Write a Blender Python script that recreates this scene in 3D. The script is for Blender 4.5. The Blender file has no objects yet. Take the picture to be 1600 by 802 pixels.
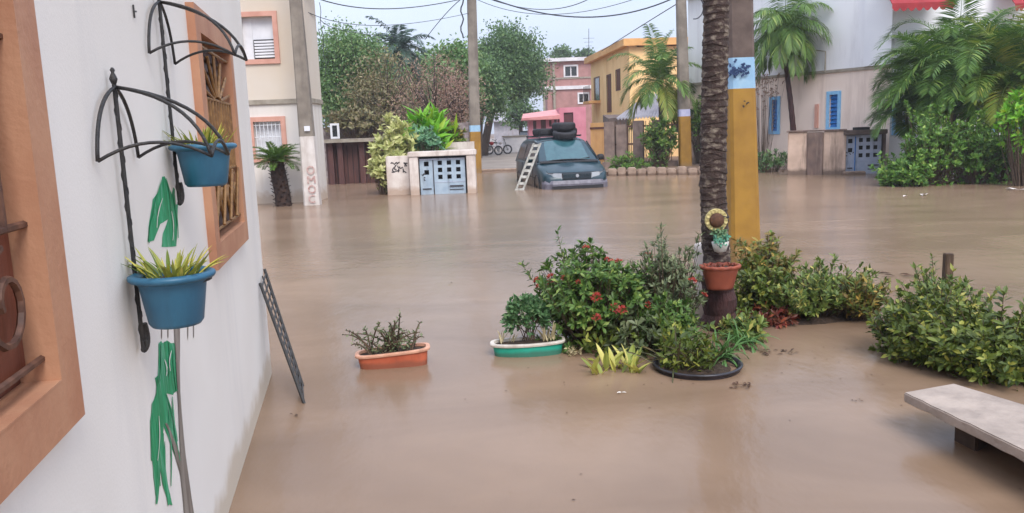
import bpy, bmesh, math, random
from mathutils import Vector as V, Matrix, noise
random.seed(7)
R = math.radians
sc = bpy.context.scene
col = sc.collection

# ------------------------------------------------------------------ camera
FPX, CAMH = 1250.0, 1.65            # focal length in pixels of a 1600 px wide frame, eye height above the water
PITCH, ROLL = math.atan(196/1250), R(2.1)
F_ = V((0, math.cos(PITCH), -math.sin(PITCH)))
R0, U0 = V((1, 0, 0)), V((0, math.sin(PITCH), math.cos(PITCH)))
R_ = R0*math.cos(ROLL)-U0*math.sin(ROLL)
U_ = U0*math.cos(ROLL)+R0*math.sin(ROLL)
C_ = V((0, 0, CAMH))
cam = bpy.data.cameras.new('camera')
cam.sensor_width = 36; cam.lens = FPX/1600*36; cam.clip_start = .05; cam.clip_end = 2000
co = bpy.data.objects.new('camera', cam); col.objects.link(co)
m = Matrix((R_, U_, -F_)).transposed().to_4x4(); m.translation = C_
co.matrix_world = m
sc.camera = co
sc.render.resolution_x, sc.render.resolution_y = 1024, 513

# ------------------------------------------------------------------ world, sun, exposure
SUN_EL, SUN_AZ = R(48), R(160)      # azimuth clockwise from +Y: behind the camera, to the right
w = bpy.data.worlds.new('World'); sc.world = w; w.use_nodes = True
nt = w.node_tree; nt.nodes.clear()
sky = nt.nodes.new('ShaderNodeTexSky'); sky.sky_type = 'NISHITA'; sky.sun_disc = False
sky.sun_elevation = SUN_EL; sky.sun_rotation = SUN_AZ; sky.air_density = 1.0; sky.dust_density = 2.0
tc = nt.nodes.new('ShaderNodeTexCoord')
mp = nt.nodes.new('ShaderNodeMapping'); mp.inputs['Scale'].default_value = (1.2, 1.2, 3.0)
nz = nt.nodes.new('ShaderNodeTexNoise'); nz.inputs['Scale'].default_value = 1.7; nz.inputs['Detail'].default_value = 5
cr = nt.nodes.new('ShaderNodeValToRGB')
cr.color_ramp.elements[0].position = .3; cr.color_ramp.elements[0].color = (3.9, 4.45, 5.75, 1)
cr.color_ramp.elements[1].position = .7; cr.color_ramp.elements[1].color = (4.6, 5.05, 6.0, 1)
mx = nt.nodes.new('ShaderNodeMix'); mx.data_type = 'RGBA'; mx.inputs[0].default_value = .86
bg = nt.nodes.new('ShaderNodeBackground'); bg.inputs[1].default_value = .10
# standard overcast luminance: brighter overhead than at the horizon (1 + 2 sin elevation)
sx_ = nt.nodes.new('ShaderNodeSeparateXYZ'); cl_ = nt.nodes.new('ShaderNodeMath'); cl_.operation = 'MAXIMUM'; cl_.inputs[1].default_value = 0
ov = nt.nodes.new('ShaderNodeMath'); ov.operation = 'MULTIPLY_ADD'; ov.inputs[1].default_value = 1.05; ov.inputs[2].default_value = .93
vm_ = nt.nodes.new('ShaderNodeVectorMath'); vm_.operation = 'SCALE'
wo = nt.nodes.new('ShaderNodeOutputWorld')
L = nt.links.new
L(tc.outputs['Generated'], mp.inputs[0]); L(mp.outputs[0], nz.inputs[0]); L(nz.outputs[0], cr.inputs[0])
L(sky.outputs[0], mx.inputs[6]); L(cr.outputs[0], mx.inputs[7]); L(tc.outputs['Generated'], sx_.inputs[0]); L(sx_.outputs[2], cl_.inputs[0]); L(cl_.outputs[0], ov.inputs[0])
L(mx.outputs[2], vm_.inputs[0]); L(ov.outputs[0], vm_.inputs['Scale']); L(vm_.outputs[0], bg.inputs[0]); L(bg.outputs[0], wo.inputs[0])
sl = bpy.data.lights.new('sun', 'SUN'); sl.energy = 1.5; sl.angle = R(30); sl.color = (1, .96, .9)
so = bpy.data.objects.new('sun', sl); col.objects.link(so)
sd = V((math.sin(SUN_AZ)*math.cos(SUN_EL), math.cos(SUN_AZ)*math.cos(SUN_EL), math.sin(SUN_EL)))
so.rotation_euler = sd.to_track_quat('Z', 'Y').to_euler(); so.location = sd*40
sc.view_settings.view_transform = 'Standard'; sc.view_settings.look = 'None'
sc.view_settings.exposure = 0.92; sc.view_settings.gamma = 1.0
sc.view_settings.use_curve_mapping = False

# ------------------------------------------------------------------ measuring helpers
def ray(x, y): return F_*FPX+R_*(x-800)-U_*(y-401)
def G(x, y, z=0.0):                  # where a sight line meets the level z
    d = ray(x, y); return C_+d*((z-CAMH)/d.z)
def P(x, y, Y):                      # where a sight line meets the distance Y
    d = ray(x, y); return C_+d*(Y/d.y)
class Plane:                         # an upright plane: a along it, z up, off out of it
    def __init__(s, A, B):
        s.o = V((A[0], A[1], 0)); d = V((B[0]-A[0], B[1]-A[1], 0)); s.len = d.length; s.d = d.normalized()
        s.n = V((s.d.y, -s.d.x, 0))
        if s.n.dot(C_-s.o) < 0: s.n = -s.n
    def px(s, x, y, off=0.0):
        d = ray(x, y); t = ((s.o-C_).dot(s.n)+off)/d.dot(s.n); q = C_+d*t
        return (q-s.o).dot(s.d), q.z
    def pt(s, a, z, off=0.0): return s.o+s.d*a+s.n*off+V((0, 0, z))

# ------------------------------------------------------------------ materials
def lin(*c):
    return tuple((v/255/12.92 if v/255 <= .04045 else ((v/255+.055)/1.055)**2.4) for v in c)+(1,)
MATS = {}
def mat(name, c1, c2=None, rough=.7, scale=6, stretch=(1, 1, 1), bump=0.0, bscale=None, metal=0, spec=.5,
        stain=None, wet=None, c3=None, island=False, objrand=False, trans=0.0, contrast=(.35, .65), coat=0):
    """colour wanders between c1 and c2 by noise (or per leaf / per object); stain = streaks of a second colour"""
    if name in MATS: return MATS[name]
    M = bpy.data.materials.new(name); M.use_nodes = True; n = M.node_tree; b = n.nodes['Principled BSDF']; k = n.links.new
    out = n.nodes['Material Output']
    b.inputs['Roughness'].default_value = rough; b.inputs['Metallic'].default_value = metal
    b.inputs['Specular IOR Level'].default_value = spec
    if coat: b.inputs['Coat Weight'].default_value = coat
    c2 = c2 or c1
    geo = n.nodes.new('ShaderNodeNewGeometry')
    t = n.nodes.new('ShaderNodeTexCoord'); mpn = n.nodes.new('ShaderNodeMapping'); mpn.inputs['Scale'].default_value = stretch
    k(geo.outputs['Position'], mpn.inputs[0])
    ns = n.nodes.new('ShaderNodeTexNoise'); ns.inputs['Scale'].default_value = scale; ns.inputs['Detail'].default_value = 6
    k(mpn.outputs[0], ns.inputs[0])
    ramp = n.nodes.new('ShaderNodeValToRGB'); e = ramp.color_ramp.elements
    if island or objrand:
        e[0].position, e[1].position = 0, 1
        if objrand: oi = n.nodes.new('ShaderNodeObjectInfo'); src = oi.outputs['Random']
        else: src = geo.outputs['Random Per Island']
        k(src, ramp.inputs[0])
    else:
        e[0].position, e[1].position = contrast
        k(ns.outputs[0], ramp.inputs[0])
    e[0].color, e[1].color = c1, c2
    if c3: x = e.new(.8 if (island or objrand) else sum(contrast)/2); x.color = c3
    cur = ramp.outputs[0]
    def blend(cur, fac, colr):
        mixn = n.nodes.new('ShaderNodeMix'); mixn.data_type = 'RGBA'
        k(fac, mixn.inputs[0]); k(cur, mixn.inputs[6]); mixn.inputs[7].default_value = colr
        return mixn.outputs[2]
    if stain:                       # (colour, amount, scale) vertical run marks
        sm = n.nodes.new('ShaderNodeMapping'); sm.inputs['Scale'].default_value = (1, 1, .12)
        k(geo.outputs['Position'], sm.inputs[0])
        s2 = n.nodes.new('ShaderNodeTexNoise'); s2.inputs['Scale'].default_value = stain[2]; s2.inputs['Detail'].default_value = 8
        s2.inputs['Roughness'].default_value = .65
        k(sm.outputs[0], s2.inputs[0])
        r2 = n.nodes.new('ShaderNodeMapRange'); r2.inputs[1].default_value = .52; r2.inputs[2].default_value = .75
        r2.inputs[3].default_value = 0; r2.inputs[4].default_value = stain[1]
        k(s2.outputs[0], r2.inputs[0]); cur = blend(cur, r2.outputs[0], stain[0])
    if wet:                         # (colour, height, amount) ragged tide mark of flood dirt
        sp = n.nodes.new('ShaderNodeSeparateXYZ'); k(geo.outputs['Position'], sp.inputs[0])
        s3 = n.nodes.new('ShaderNodeTexNoise'); s3.inputs['Scale'].default_value = 5; s3.inputs['Detail'].default_value = 5
        k(geo.outputs['Position'], s3.inputs[0])
        ma = n.nodes.new('ShaderNodeMath'); ma.operation = 'MULTIPLY_ADD'; ma.inputs[1].default_value = wet[1]*1.2
        k(s3.outputs[0], ma.inputs[0]); k(sp.outputs[2], ma.inputs[2])
        r3 = n.nodes.new('ShaderNodeMapRange'); r3.inputs[1].default_value = wet[1]*1.1; r3.inputs[2].default_value = wet[1]*1.6
        r3.inputs[3].default_value = wet[2]; r3.inputs[4].default_value = 0
        k(ma.outputs[0], r3.inputs[0]); cur = blend(cur, r3.outputs[0], wet[0])
    k(cur, b.inputs['Base Color'])
    if bump:
        bn = n.nodes.new('ShaderNodeBump'); bn.inputs['Strength'].default_value = bump; bn.inputs['Distance'].default_value = .02
        n2 = n.nodes.new('ShaderNodeTexNoise'); n2.inputs['Scale'].default_value = bscale or scale*4; n2.inputs['Detail'].default_value = 6
        k(mpn.outputs[0], n2.inputs[0]); k(n2.outputs[0], bn.inputs['Height']); k(bn.outputs[0], b.inputs['Normal'])
    if trans:
        tr = n.nodes.new('ShaderNodeBsdfTranslucent'); k(cur, tr.inputs[0])
        ms = n.nodes.new('ShaderNodeMixShader'); ms.inputs[0].default_value = trans
        k(b.outputs[0], ms.inputs[1]); k(tr.outputs[0], ms.inputs[2]); k(ms.outputs[0], out.inputs[0])
    MATS[name] = M
    return M
def leafmat(name, a, b, c=None, rough=.45, trans=.25): return mat(name, a, b, c3=c, rough=rough, island=True, trans=trans, spec=.4)

mat('white_wall', lin(234, 227, 218), lin(241, 235, 227), rough=.75, scale=1.3, bump=.06, bscale=110,
    stain=(lin(206, 202, 200), .4, 3), wet=(lin(196, 178, 154), .2, .75))
mat('terracotta_paint', lin(178, 124, 94), lin(192, 142, 110), rough=.6, scale=5, bump=.1, bscale=60, stain=(lin(156, 102, 78), .5, 7))
mat('shutter_wood', lin(122, 66, 46), lin(98, 50, 34), rough=.6, scale=4, stretch=(6, 6, .6), bump=.1)
mat('shutter_dark', lin(84, 50, 34), lin(62, 36, 26), rough=.6, scale=4, stretch=(6, 6, .6))
mat('brass_iron', lin(150, 110, 62), lin(116, 80, 44), rough=.5, scale=30)
mat('rust_iron', lin(110, 74, 56), lin(76, 48, 36), rough=.6, scale=30)
mat('black_iron', lin(34, 34, 36), lin(50, 46, 44), rough=.45, scale=40, bump=.3, bscale=200)
mat('blue_plastic', lin(40, 94, 124), lin(56, 110, 138), rough=.42, scale=8, stain=(lin(40, 80, 104), .6, 14))
mat('soil', lin(52, 40, 32), lin(78, 60, 46), rough=.95, scale=30, bump=.8)
mat('mural_green', lin(8, 132, 80), lin(38, 164, 110), rough=.6, scale=9, stretch=(4, 4, .5), stain=(lin(150, 200, 180), .7, 40))
mat('mural_brown', lin(112, 100, 90), lin(150, 140, 130), rough=.7, scale=12, stretch=(3, 3, .3))
mat('cream_paint', lin(202, 186, 166), lin(206, 194, 180), rough=.8, scale=.8, stain=(lin(206, 190, 168), .5, 3))
mat('pale_paint', lin(218, 210, 200), lin(214, 206, 200), rough=.8, scale=.8, stain=(lin(190, 176, 160), .6, 3), wet=(lin(186, 164, 142), .35, .8))
mat('pink_trim', lin(206, 154, 136), lin(192, 138, 120), rough=.7, scale=3)
mat('blind_white', lin(222, 222, 226), lin(208, 208, 212), rough=.6, scale=3)
mat('grey_ledge', lin(136, 126, 112), lin(160, 150, 136), rough=.85, scale=5)
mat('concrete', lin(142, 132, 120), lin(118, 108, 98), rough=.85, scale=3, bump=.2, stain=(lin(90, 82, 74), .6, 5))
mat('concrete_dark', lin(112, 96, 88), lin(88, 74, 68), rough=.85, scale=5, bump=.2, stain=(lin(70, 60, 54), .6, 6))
mat('pole_white', lin(214, 206, 200), lin(196, 186, 178), rough=.8, scale=4, stain=(lin(160, 140, 128), .6, 6))
mat('pole_yellow', lin(164, 122, 42), lin(146, 106, 36), rough=.65, scale=4, bump=.1, stain=(lin(160, 118, 50), .6, 6), wet=(lin(140, 110, 70), .3, .8))
mat('band_blue', lin(140, 178, 208), lin(160, 194, 216), rough=.65, scale=6, stain=(lin(110, 140, 168), .5, 10))
mat('band_lilac', lin(170, 172, 206), lin(190, 190, 214), rough=.65, scale=6)
mat('ink_blue', lin(40, 62, 104), rough=.7)
mat('ink_dark', lin(52, 46, 50), rough=.7)
mat('ink_red', lin(170, 124, 118), lin(200, 176, 168), rough=.7, scale=14)
mat('weathered_white', lin(222, 212, 204), lin(200, 186, 176), rough=.8, scale=3, bump=.15, stain=(lin(140, 118, 104), .7, 5), wet=(lin(176, 150, 130), .25, .8))
mat('weathered_beige', lin(214, 186, 166), lin(196, 168, 148), rough=.85, scale=3, bump=.2, stain=(lin(92, 74, 64), .95, 4), wet=(lin(96, 78, 66), .2, .8))
mat('stain_concrete', lin(104, 86, 78), lin(126, 104, 94), rough=.9, scale=4, bump=.2, stain=(lin(180, 156, 142), .6, 6))
mat('door_metal', lin(150, 168, 184), lin(170, 186, 198), rough=.5, scale=5, stain=(lin(104, 110, 118), .6, 8))
mat('door_metal_dull', lin(164, 174, 194), lin(184, 190, 206), rough=.5, scale=5, stain=(lin(80, 82, 100), .7, 8))
mat('dark_gap', lin(26, 24, 26), lin(36, 32, 32), rough=.9)
mat('shed_brown', lin(98, 62, 56), lin(78, 48, 46), rough=.7, scale=3, stretch=(4, 4, .5), stain=(lin(60, 40, 38), .5, 5))
mat('van_paint', lin(12, 44, 56), lin(18, 54, 64), rough=.35, scale=2, coat=.3, stain=(lin(60, 84, 84), .35, 6), wet=(lin(112, 94, 78), .22, .8))
mat('van_glass', lin(44, 80, 88), lin(54, 92, 98), rough=.12, spec=.8)
mat('dark_glass', lin(30, 34, 36), lin(44, 48, 50), rough=.1, spec=.7)
mat('bumper_grey', lin(118, 114, 124), lin(92, 88, 98), rough=.5, scale=8)
mat('black_rubber', lin(30, 29, 33), lin(40, 38, 42), rough=.7, scale=20, bump=.3)
mat('lamp_clear', lin(164, 168, 172), lin(146, 150, 156), rough=.15, spec=.8)
mat('chrome', lin(200, 204, 208), rough=.25, metal=1)
mat('steel', lin(150, 150, 150), lin(120, 120, 120), rough=.45, metal=.6)
mat('ladder_white', lin(166, 162, 154), lin(122, 118, 108), rough=.6, scale=10, stain=(lin(120, 110, 96), .6, 16))
mat('orange_plaster', lin(246, 206, 148), lin(240, 196, 136), rough=.8, scale=1, stain=(lin(190, 130, 80), .5, 2))
mat('orange_trim', lin(228, 174, 110), lin(214, 158, 98), rough=.8, scale=2)
mat('brown_brick', lin(176, 130, 124), lin(160, 116, 110), rough=.85, scale=2, stain=(lin(120, 88, 84), .5, 2))
mat('pink_plaster', lin(212, 138, 154), lin(200, 124, 140), rough=.8, scale=1.5, stain=(lin(180, 100, 116), .5, 2))
mat('pink_roof', lin(222, 152, 150), lin(206, 134, 134), rough=.7, scale=3)
mat('slab_white', lin(226, 222, 222), lin(206, 202, 204), rough=.8, scale=2)
mat('door_brown', lin(104, 58, 40), lin(84, 46, 32), rough=.6, scale=4)
mat('beige_plaster', lin(238, 218, 204), lin(230, 210, 196), rough=.85, scale=1, stain=(lin(176, 150, 136), .6, 2), wet=(lin(130, 110, 98), .5, .7))
mat('ice_plaster', lin(230, 229, 232), lin(236, 235, 238), rough=.8, scale=.8, stain=(lin(176, 172, 178), .5, 2))
mat('bright_plaster', lin(240, 240, 242), lin(232, 232, 236), rough=.8, scale=.8)
mat('window_blue', lin(22, 98, 170), lin(30, 116, 188), rough=.5, scale=6)
mat('window_sky', lin(120, 178, 220), lin(140, 190, 226), rough=.6, scale=6)
mat('awning_red', lin(140, 22, 32), lin(156, 30, 38), rough=.7, scale=4, stain=(lin(130, 24, 32), .5, 6))
mat('corrugated', lin(150, 148, 156), lin(176, 172, 178), rough=.55, scale=3, stain=(lin(120, 100, 92), .6, 5))
mat('fence_stone', lin(140, 120, 110), lin(116, 98, 90), rough=.9, scale=4, bump=.2, stain=(lin(90, 72, 66), .6, 5))
mat('stone_wall', lin(150, 138, 136), lin(112, 100, 98), rough=.95, scale=5, bump=.5, stain=(lin(86, 74, 72), .6, 4))
mat('maroon', lin(92, 42, 46), lin(74, 34, 38), rough=.7, scale=4)
mat('kerb', lin(176, 152, 134), lin(150, 128, 112), rough=.9, scale=6, bump=.3, wet=(lin(108, 86, 70), .1, .8))
mat('road', lin(150, 138, 128), lin(128, 118, 110), rough=.9, scale=.7, bump=.2, bscale=20)
mat('mud', lin(104, 82, 66), lin(128, 104, 86), rough=.9, scale=1.2, bump=.4)
mat('bark', lin(92, 78, 68), lin(66, 54, 46), rough=.9, scale=8, stretch=(2, 2, .4), bump=.5)
mat('palm_bark', lin(58, 48, 42), lin(128, 116, 102), rough=.95, scale=16, stretch=(1, 1, 1.5), bump=.6, c3=lin(58, 42, 38), contrast=(.3, .7))
mat('palm_root', lin(74, 44, 42), lin(52, 32, 32), rough=.9, scale=9, stretch=(2, 2, .5), bump=.6)
mat('cycad_bark', lin(66, 46, 36), lin(42, 30, 26), rough=.95, scale=14, bump=.8)
mat('crown_shaft', lin(150, 140, 104), lin(186, 176, 140), rough=.6, scale=6, stretch=(2, 2, .4))
mat('terracotta_pot', lin(150, 76, 54), lin(126, 60, 44), rough=.65, scale=8, stain=(lin(120, 56, 40), .5, 10))
mat('trough_orange', lin(186, 96, 66), lin(170, 82, 54), rough=.6, scale=8, stain=(lin(140, 70, 50), .5, 12), wet=(lin(130, 76, 56), .05, .8))
mat('trough_teal', lin(24, 150, 124), lin(34, 162, 138), rough=.6, scale=8, stain=(lin(30, 110, 96), .5, 12), wet=(lin(60, 100, 84), .05, .8))
mat('trough_rim', lin(214, 206, 196), lin(190, 180, 170), rough=.7, scale=10, stain=(lin(150, 130, 114), .7, 14))
mat('rim_salmon', lin(218, 168, 142), lin(200, 146, 120), rough=.7, scale=10, stain=(lin(150, 110, 90), .7, 14))
mat('tub_black', lin(34, 32, 38), lin(58, 54, 62), rough=.35, scale=12)
mat('bench_slab', lin(172, 156, 144), lin(146, 132, 122), rough=.8, scale=7, bump=.35, bscale=40, stain=(lin(140, 126, 116), .5, 8))
mat('bench_leg', lin(84, 66, 54), lin(66, 52, 44), rough=.9, scale=7, bump=.3)
mat('petal_yellow', lin(196, 182, 124), lin(168, 152, 100), rough=.7, scale=40)
mat('ornament_brown', lin(96, 62, 40), lin(70, 44, 30), rough=.8, scale=40)
mat('ornament_green', lin(104, 134, 92), lin(76, 108, 74), rough=.6, scale=30)
mat('ornament_teal', lin(84, 146, 118), lin(62, 116, 96), rough=.6, scale=30)
mat('ornament_white', lin(206, 204, 196), lin(180, 178, 170), rough=.7, scale=30)
mat('post_wood', lin(96, 74, 56), lin(64, 50, 40), rough=.9, scale=14, stretch=(3, 3, .4), bump=.4)
mat('cable', lin(40, 42, 52), rough=.6)
mat('twig', lin(96, 78, 62), lin(74, 58, 46), rough=.9, scale=20)
mat('debris', lin(92, 62, 44), lin(64, 46, 36), rough=.9, scale=20)
mat('foam_white', lin(226, 218, 208), lin(206, 198, 190), rough=.7, scale=20)
leafmat('leaf_ixora', lin(60, 92, 40), lin(142, 160, 80), lin(98, 128, 58))
leafmat('leaf_grey', lin(82, 96, 66), lin(154, 160, 122), lin(116, 126, 88))
leafmat('leaf_jade', lin(70, 108, 68), lin(140, 166, 116), lin(100, 136, 88))
leafmat('leaf_deep', lin(62, 80, 32), lin(164, 162, 70), lin(106, 120, 46))
leafmat('leaf_mixed', lin(72, 96, 46), lin(190, 178, 96), lin(124, 140, 66))
leafmat('leaf_autumn', lin(132, 104, 52), lin(190, 150, 72), lin(98, 122, 54))
leafmat('leaf_red', lin(116, 44, 38), lin(160, 84, 56), lin(98, 60, 44))
leafmat('leaf_spider', lin(62, 104, 52), lin(150, 166, 104), lin(96, 134, 70))
leafmat('leaf_lime', lin(96, 164, 34), lin(176, 196, 60), lin(130, 182, 44))
leafmat('leaf_paleyellow', lin(164, 172, 104), lin(232, 226, 170), lin(200, 200, 134))
leafmat('leaf_tree', lin(86, 120, 66), lin(150, 170, 108), lin(112, 144, 84))
leafmat('leaf_tree_dark', lin(72, 102, 60), lin(130, 154, 96), lin(98, 128, 76))
leafmat('leaf_bluegreen', lin(92, 138, 106), lin(160, 190, 146), lin(120, 164, 122))
leafmat('leaf_palm', lin(74, 108, 46), lin(160, 172, 88), lin(108, 138, 62))
leafmat('leaf_palm_dark', lin(62, 84, 74), lin(104, 124, 104), lin(80, 104, 88))
leafmat('leaf_palm_yellow', lin(150, 150, 60), lin(196, 186, 96), lin(110, 142, 56))
leafmat('leaf_shrub', lin(72, 112, 42), lin(156, 180, 86), lin(108, 146, 58))
leafmat('leaf_areca', lin(62, 98, 36), lin(154, 168, 78), lin(98, 132, 50))
leafmat('leaf_brownveg', lin(132, 116, 88), lin(176, 158, 122), lin(124, 124, 80))
leafmat('leaf_rust', lin(176, 136, 120), lin(206, 172, 154), lin(150, 128, 104))
leafmat('petal_red', lin(176, 84, 70), lin(214, 140, 120), lin(186, 66, 62))
leafmat('stem_grass', lin(84, 72, 48), lin(132, 114, 76), lin(72, 78, 44))
mat('blade_variegated', lin(110, 128, 46), lin(214, 200, 96), c3=lin(190, 184, 80), objrand=True, rough=.45, trans=.2)
mat('croton_leaf', lin(124, 140, 64), lin(222, 210, 128), c3=lin(190, 186, 92), objrand=True, rough=.45, trans=.2)
mat('blade_pale', lin(150, 138, 100), lin(206, 190, 150), objrand=True, rough=.6, trans=.2)

def water_material():
    M = bpy.data.materials.new('flood_water'); M.use_nodes = True; n = M.node_tree; b = n.nodes['Principled BSDF']; k = n.links.new
    geo = n.nodes.new('ShaderNodeNewGeometry')
    a = n.nodes.new('ShaderNodeTexNoise'); a.inputs['Scale'].default_value = .35; a.inputs['Detail'].default_value = 4
    am = n.nodes.new('ShaderNodeMapping'); am.inputs['Scale'].default_value = (.9, 2.2, 1); am.inputs['Rotation'].default_value = (0, 0, .25)
    k(geo.outputs['Position'], am.inputs[0]); k(am.outputs[0], a.inputs[0]); a.inputs['Distortion'].default_value = 1.2
    r = n.nodes.new('ShaderNodeValToRGB'); e = r.color_ramp.elements
    e[0].position, e[1].position = .3, .7; e[0].color = lin(125, 102, 83); e[1].color = lin(147, 122, 101)
    k(a.outputs[0], r.inputs[0]); k(r.outputs[0], b.inputs['Base Color'])
    b.inputs['IOR'].default_value = 1.33; b.inputs['Roughness'].default_value = .21
    mp = n.nodes.new('ShaderNodeMapping'); mp.inputs['Scale'].default_value = (1.0, .55, 1)
    k(geo.outputs['Position'], mp.inputs[0])
    hs = None
    for s, amt in ((2.2, .55), (9.0, .25), (34, .06)):
        w2 = n.nodes.new('ShaderNodeTexNoise'); w2.inputs['Scale'].default_value = s; w2.inputs['Detail'].default_value = 3
        k(mp.outputs[0], w2.inputs[0])
        mm = n.nodes.new('ShaderNodeMath'); mm.operation = 'MULTIPLY_ADD'; mm.inputs[1].default_value = amt
        k(w2.outputs[0], mm.inputs[0])
        if hs: k(hs, mm.inputs[2])
        else: mm.inputs[2].default_value = 0
        hs = mm.outputs[0]
    bn = n.nodes.new('ShaderNodeBump'); bn.inputs['Strength'].default_value = .27; bn.inputs['Distance'].default_value = .05
    k(hs, bn.inputs['Height']); k(bn.outputs[0], b.inputs['Normal'])
    MATS['flood_water'] = M
water_material()

# ------------------------------------------------------------------ mesh builder
OFF = {}
def tag(o, label=None, cat=None, group=None, kind=None):
    if label: o['label'] = label
    if cat: o['category'] = cat
    if group: o['group'] = group
    if kind: o['kind'] = kind
    return o
def thing(name, loc, label, cat, group=None):
    o = bpy.data.objects.new(name, None); o.empty_display_size = .2; o.location = loc; col.objects.link(o)
    OFF[o] = V(loc); return tag(o, label, cat, group)
def place(name, me, parent=None, mtx=None, kind=None):     # an object that shares mesh data
    o = bpy.data.objects.new(name, me); col.objects.link(o)
    if parent is not None:
        o.parent = parent; OFF[o] = OFF[parent]
        if mtx is not None: o.matrix_local = Matrix.Translation(-OFF[parent])@mtx
    elif mtx is not None: o.matrix_world = mtx
    if kind: o['kind'] = kind
    return o
class MB:
    def __init__(s): s.v = []; s.f = []
    def add(s, vs, fs):
        n = len(s.v); s.v.extend(vs); s.f.extend([tuple(i+n for i in f) for f in fs]); return s
    def hexa(s, p): # 8 corners, bottom 4 then top 4
        return s.add(p, [(3, 2, 1, 0), (4, 5, 6, 7), (0, 1, 5, 4), (1, 2, 6, 5), (2, 3, 7, 6), (3, 0, 4, 7)])
    def box(s, x0, x1, y0, y1, z0, z1):
        return s.hexa([V(c) for c in ((x0, y0, z0), (x1, y0, z0), (x1, y1, z0), (x0, y1, z0), (x0, y0, z1), (x1, y0, z1), (x1, y1, z1), (x0, y1, z1))])
    def slab(s, pl, a0, a1, z0, z1, o0, o1): # box on an upright plane
        return s.hexa([pl.pt(a0, z0, o0), pl.pt(a1, z0, o0), pl.pt(a1, z0, o1), pl.pt(a0, z0, o1),
                       pl.pt(a0, z1, o0), pl.pt(a1, z1, o0), pl.pt(a1, z1, o1), pl.pt(a0, z1, o1)])
    def tube(s, pts, rad, n=6, cap=True, flat=1.0):
        pts = [V(p) for p in pts]; k = len(pts)
        if not hasattr(rad, '__len__'): rad = [rad]*k
        base = len(s.v); ref = None
        for i, p in enumerate(pts):
            t = (pts[min(i+1, k-1)]-pts[max(i-1, 0)]); t = t.normalized() if t.length > 1e-9 else V((0, 0, 1))
            if ref is None: ref = V((1, 0, 0)) if abs(t.x) < .8 else V((0, 1, 0))
            u = (ref-t*ref.dot(t)).normalized(); ref = u; w = t.cross(u)
            for j in range(n):
                a = 2*math.pi*j/n+math.pi/n
                s.v.append(p+(u*math.cos(a)+w*math.sin(a)*flat)*rad[i])
        for i in range(k-1):
            for j in range(n):
                a, b = base+i*n+j, base+i*n+(j+1) % n
                s.f.append((a, b, b+n, a+n))
        if cap:
            s.f.append(tuple(base+j for j in range(n))[::-1]); s.f.append(tuple(base+(k-1)*n+j for j in range(n)))
        return s
    def lathe(s, prof, c, n=24, sx=1, sy=1, rot=0, jitter=0):
        base = len(s.v); c = V(c)
        for r, z in prof:
            for j in range(n):
                a = 2*math.pi*j/n+rot
                s.v.append(c+V((math.cos(a)*r*sx, math.sin(a)*r*sy, z)))
        for i in range(len(prof)-1):
            for j in range(n):
                a, b = base+i*n+j, base+i*n+(j+1) % n
                s.f.append((a, b, b+n, a+n))
        s.f.append(tuple(base+j for j in range(n))[::-1]); s.f.append(tuple(base+(len(prof)-1)*n+j for j in range(n)))
        return s
    def blade(s, base, d, nrm, Ln, W, droop=0.0, seg=3, fold=.25, wid=None):
        """a leaf: pointed, folded along the midrib, bending down by droop"""
        d = d.normalized(); side = d.cross(nrm)
        side = side.normalized() if side.length > 1e-6 else V((1, 0, 0))
        up = side.cross(d); n0 = len(s.v); p = V(base); s.v.append(p.copy()); cur = d.copy()
        prev = None; wid = wid or (.75, 1, .72)
        for i in range(1, seg):
            cur = (cur+V((0, 0, -droop/seg))).normalized(); p = p+cur*(Ln/seg)
            ww = W*.5*wid[min(len(wid)-1, int((i-1)*len(wid)/max(1, seg-1)))]
            s.v.extend([p-side*ww+up*ww*fold, p.copy(), p+side*ww+up*ww*fold]); k = len(s.v)-3
            if prev is None: s.f.extend([(n0, k+1, k), (n0, k+2, k+1)])
            else: s.f.extend([(prev, prev+1, k+1, k), (prev+1, prev+2, k+2, k+1)])
            prev = k
        cur = (cur+V((0, 0, -droop/seg))).normalized(); p = p+cur*(Ln/seg); s.v.append(p.copy()); k = len(s.v)-1
        s.f.extend([(prev, prev+1, k), (prev+1, prev+2, k)])
        return s
    def leaf(s, base, d, nrm, Ln, W):   # cheapest leaf: a folded diamond
        side = d.cross(nrm); side = side.normalized() if side.length > 1e-6 else V((1, 0, 0)); up = side.cross(d).normalized()
        b = V(base); mdl = b+d*(Ln*.45); n0 = len(s.v)
        s.v.extend([b, mdl-side*W*.5+up*W*.12, b+d*Ln, mdl+side*W*.5+up*W*.12])
        s.f.extend([(n0, n0+2, n0+1), (n0, n0+3, n0+2)])
        return s
    def mesh(s, name, mt, off=None, smooth=False):
        me = bpy.data.meshes.new(name)
        off = off or V((0, 0, 0))
        me.from_pydata([tuple(v-off) for v in s.v], [], s.f)
        if smooth: me.polygons.foreach_set('use_smooth', [True]*len(me.polygons))
        me.materials.append(MATS[mt]); me.update(); return me
    def build(s, name, mt, parent=None, smooth=False, kind=None, bevel=0, fix=False):
        if parent is not None: off = OFF[parent]
        else:
            xs = [v.x for v in s.v]; ys = [v.y for v in s.v]; zs = [v.z for v in s.v]
            off = V(((min(xs)+max(xs))/2, (min(ys)+max(ys))/2, min(zs)))
        me = s.mesh(name, mt, off, smooth)
        if fix or bevel:
            bm = bmesh.new(); bm.from_mesh(me)
            bmesh.ops.recalc_face_normals(bm, faces=bm.faces)
            if bevel: bmesh.ops.bevel(bm, geom=[e for e in bm.edges if e.calc_face_angle(0) > .6], offset=bevel, segments=2, affect='EDGES', clamp_overlap=True)
            bm.to_mesh(me); bm.free()
        o = bpy.data.objects.new(name, me); col.objects.link(o)
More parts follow.
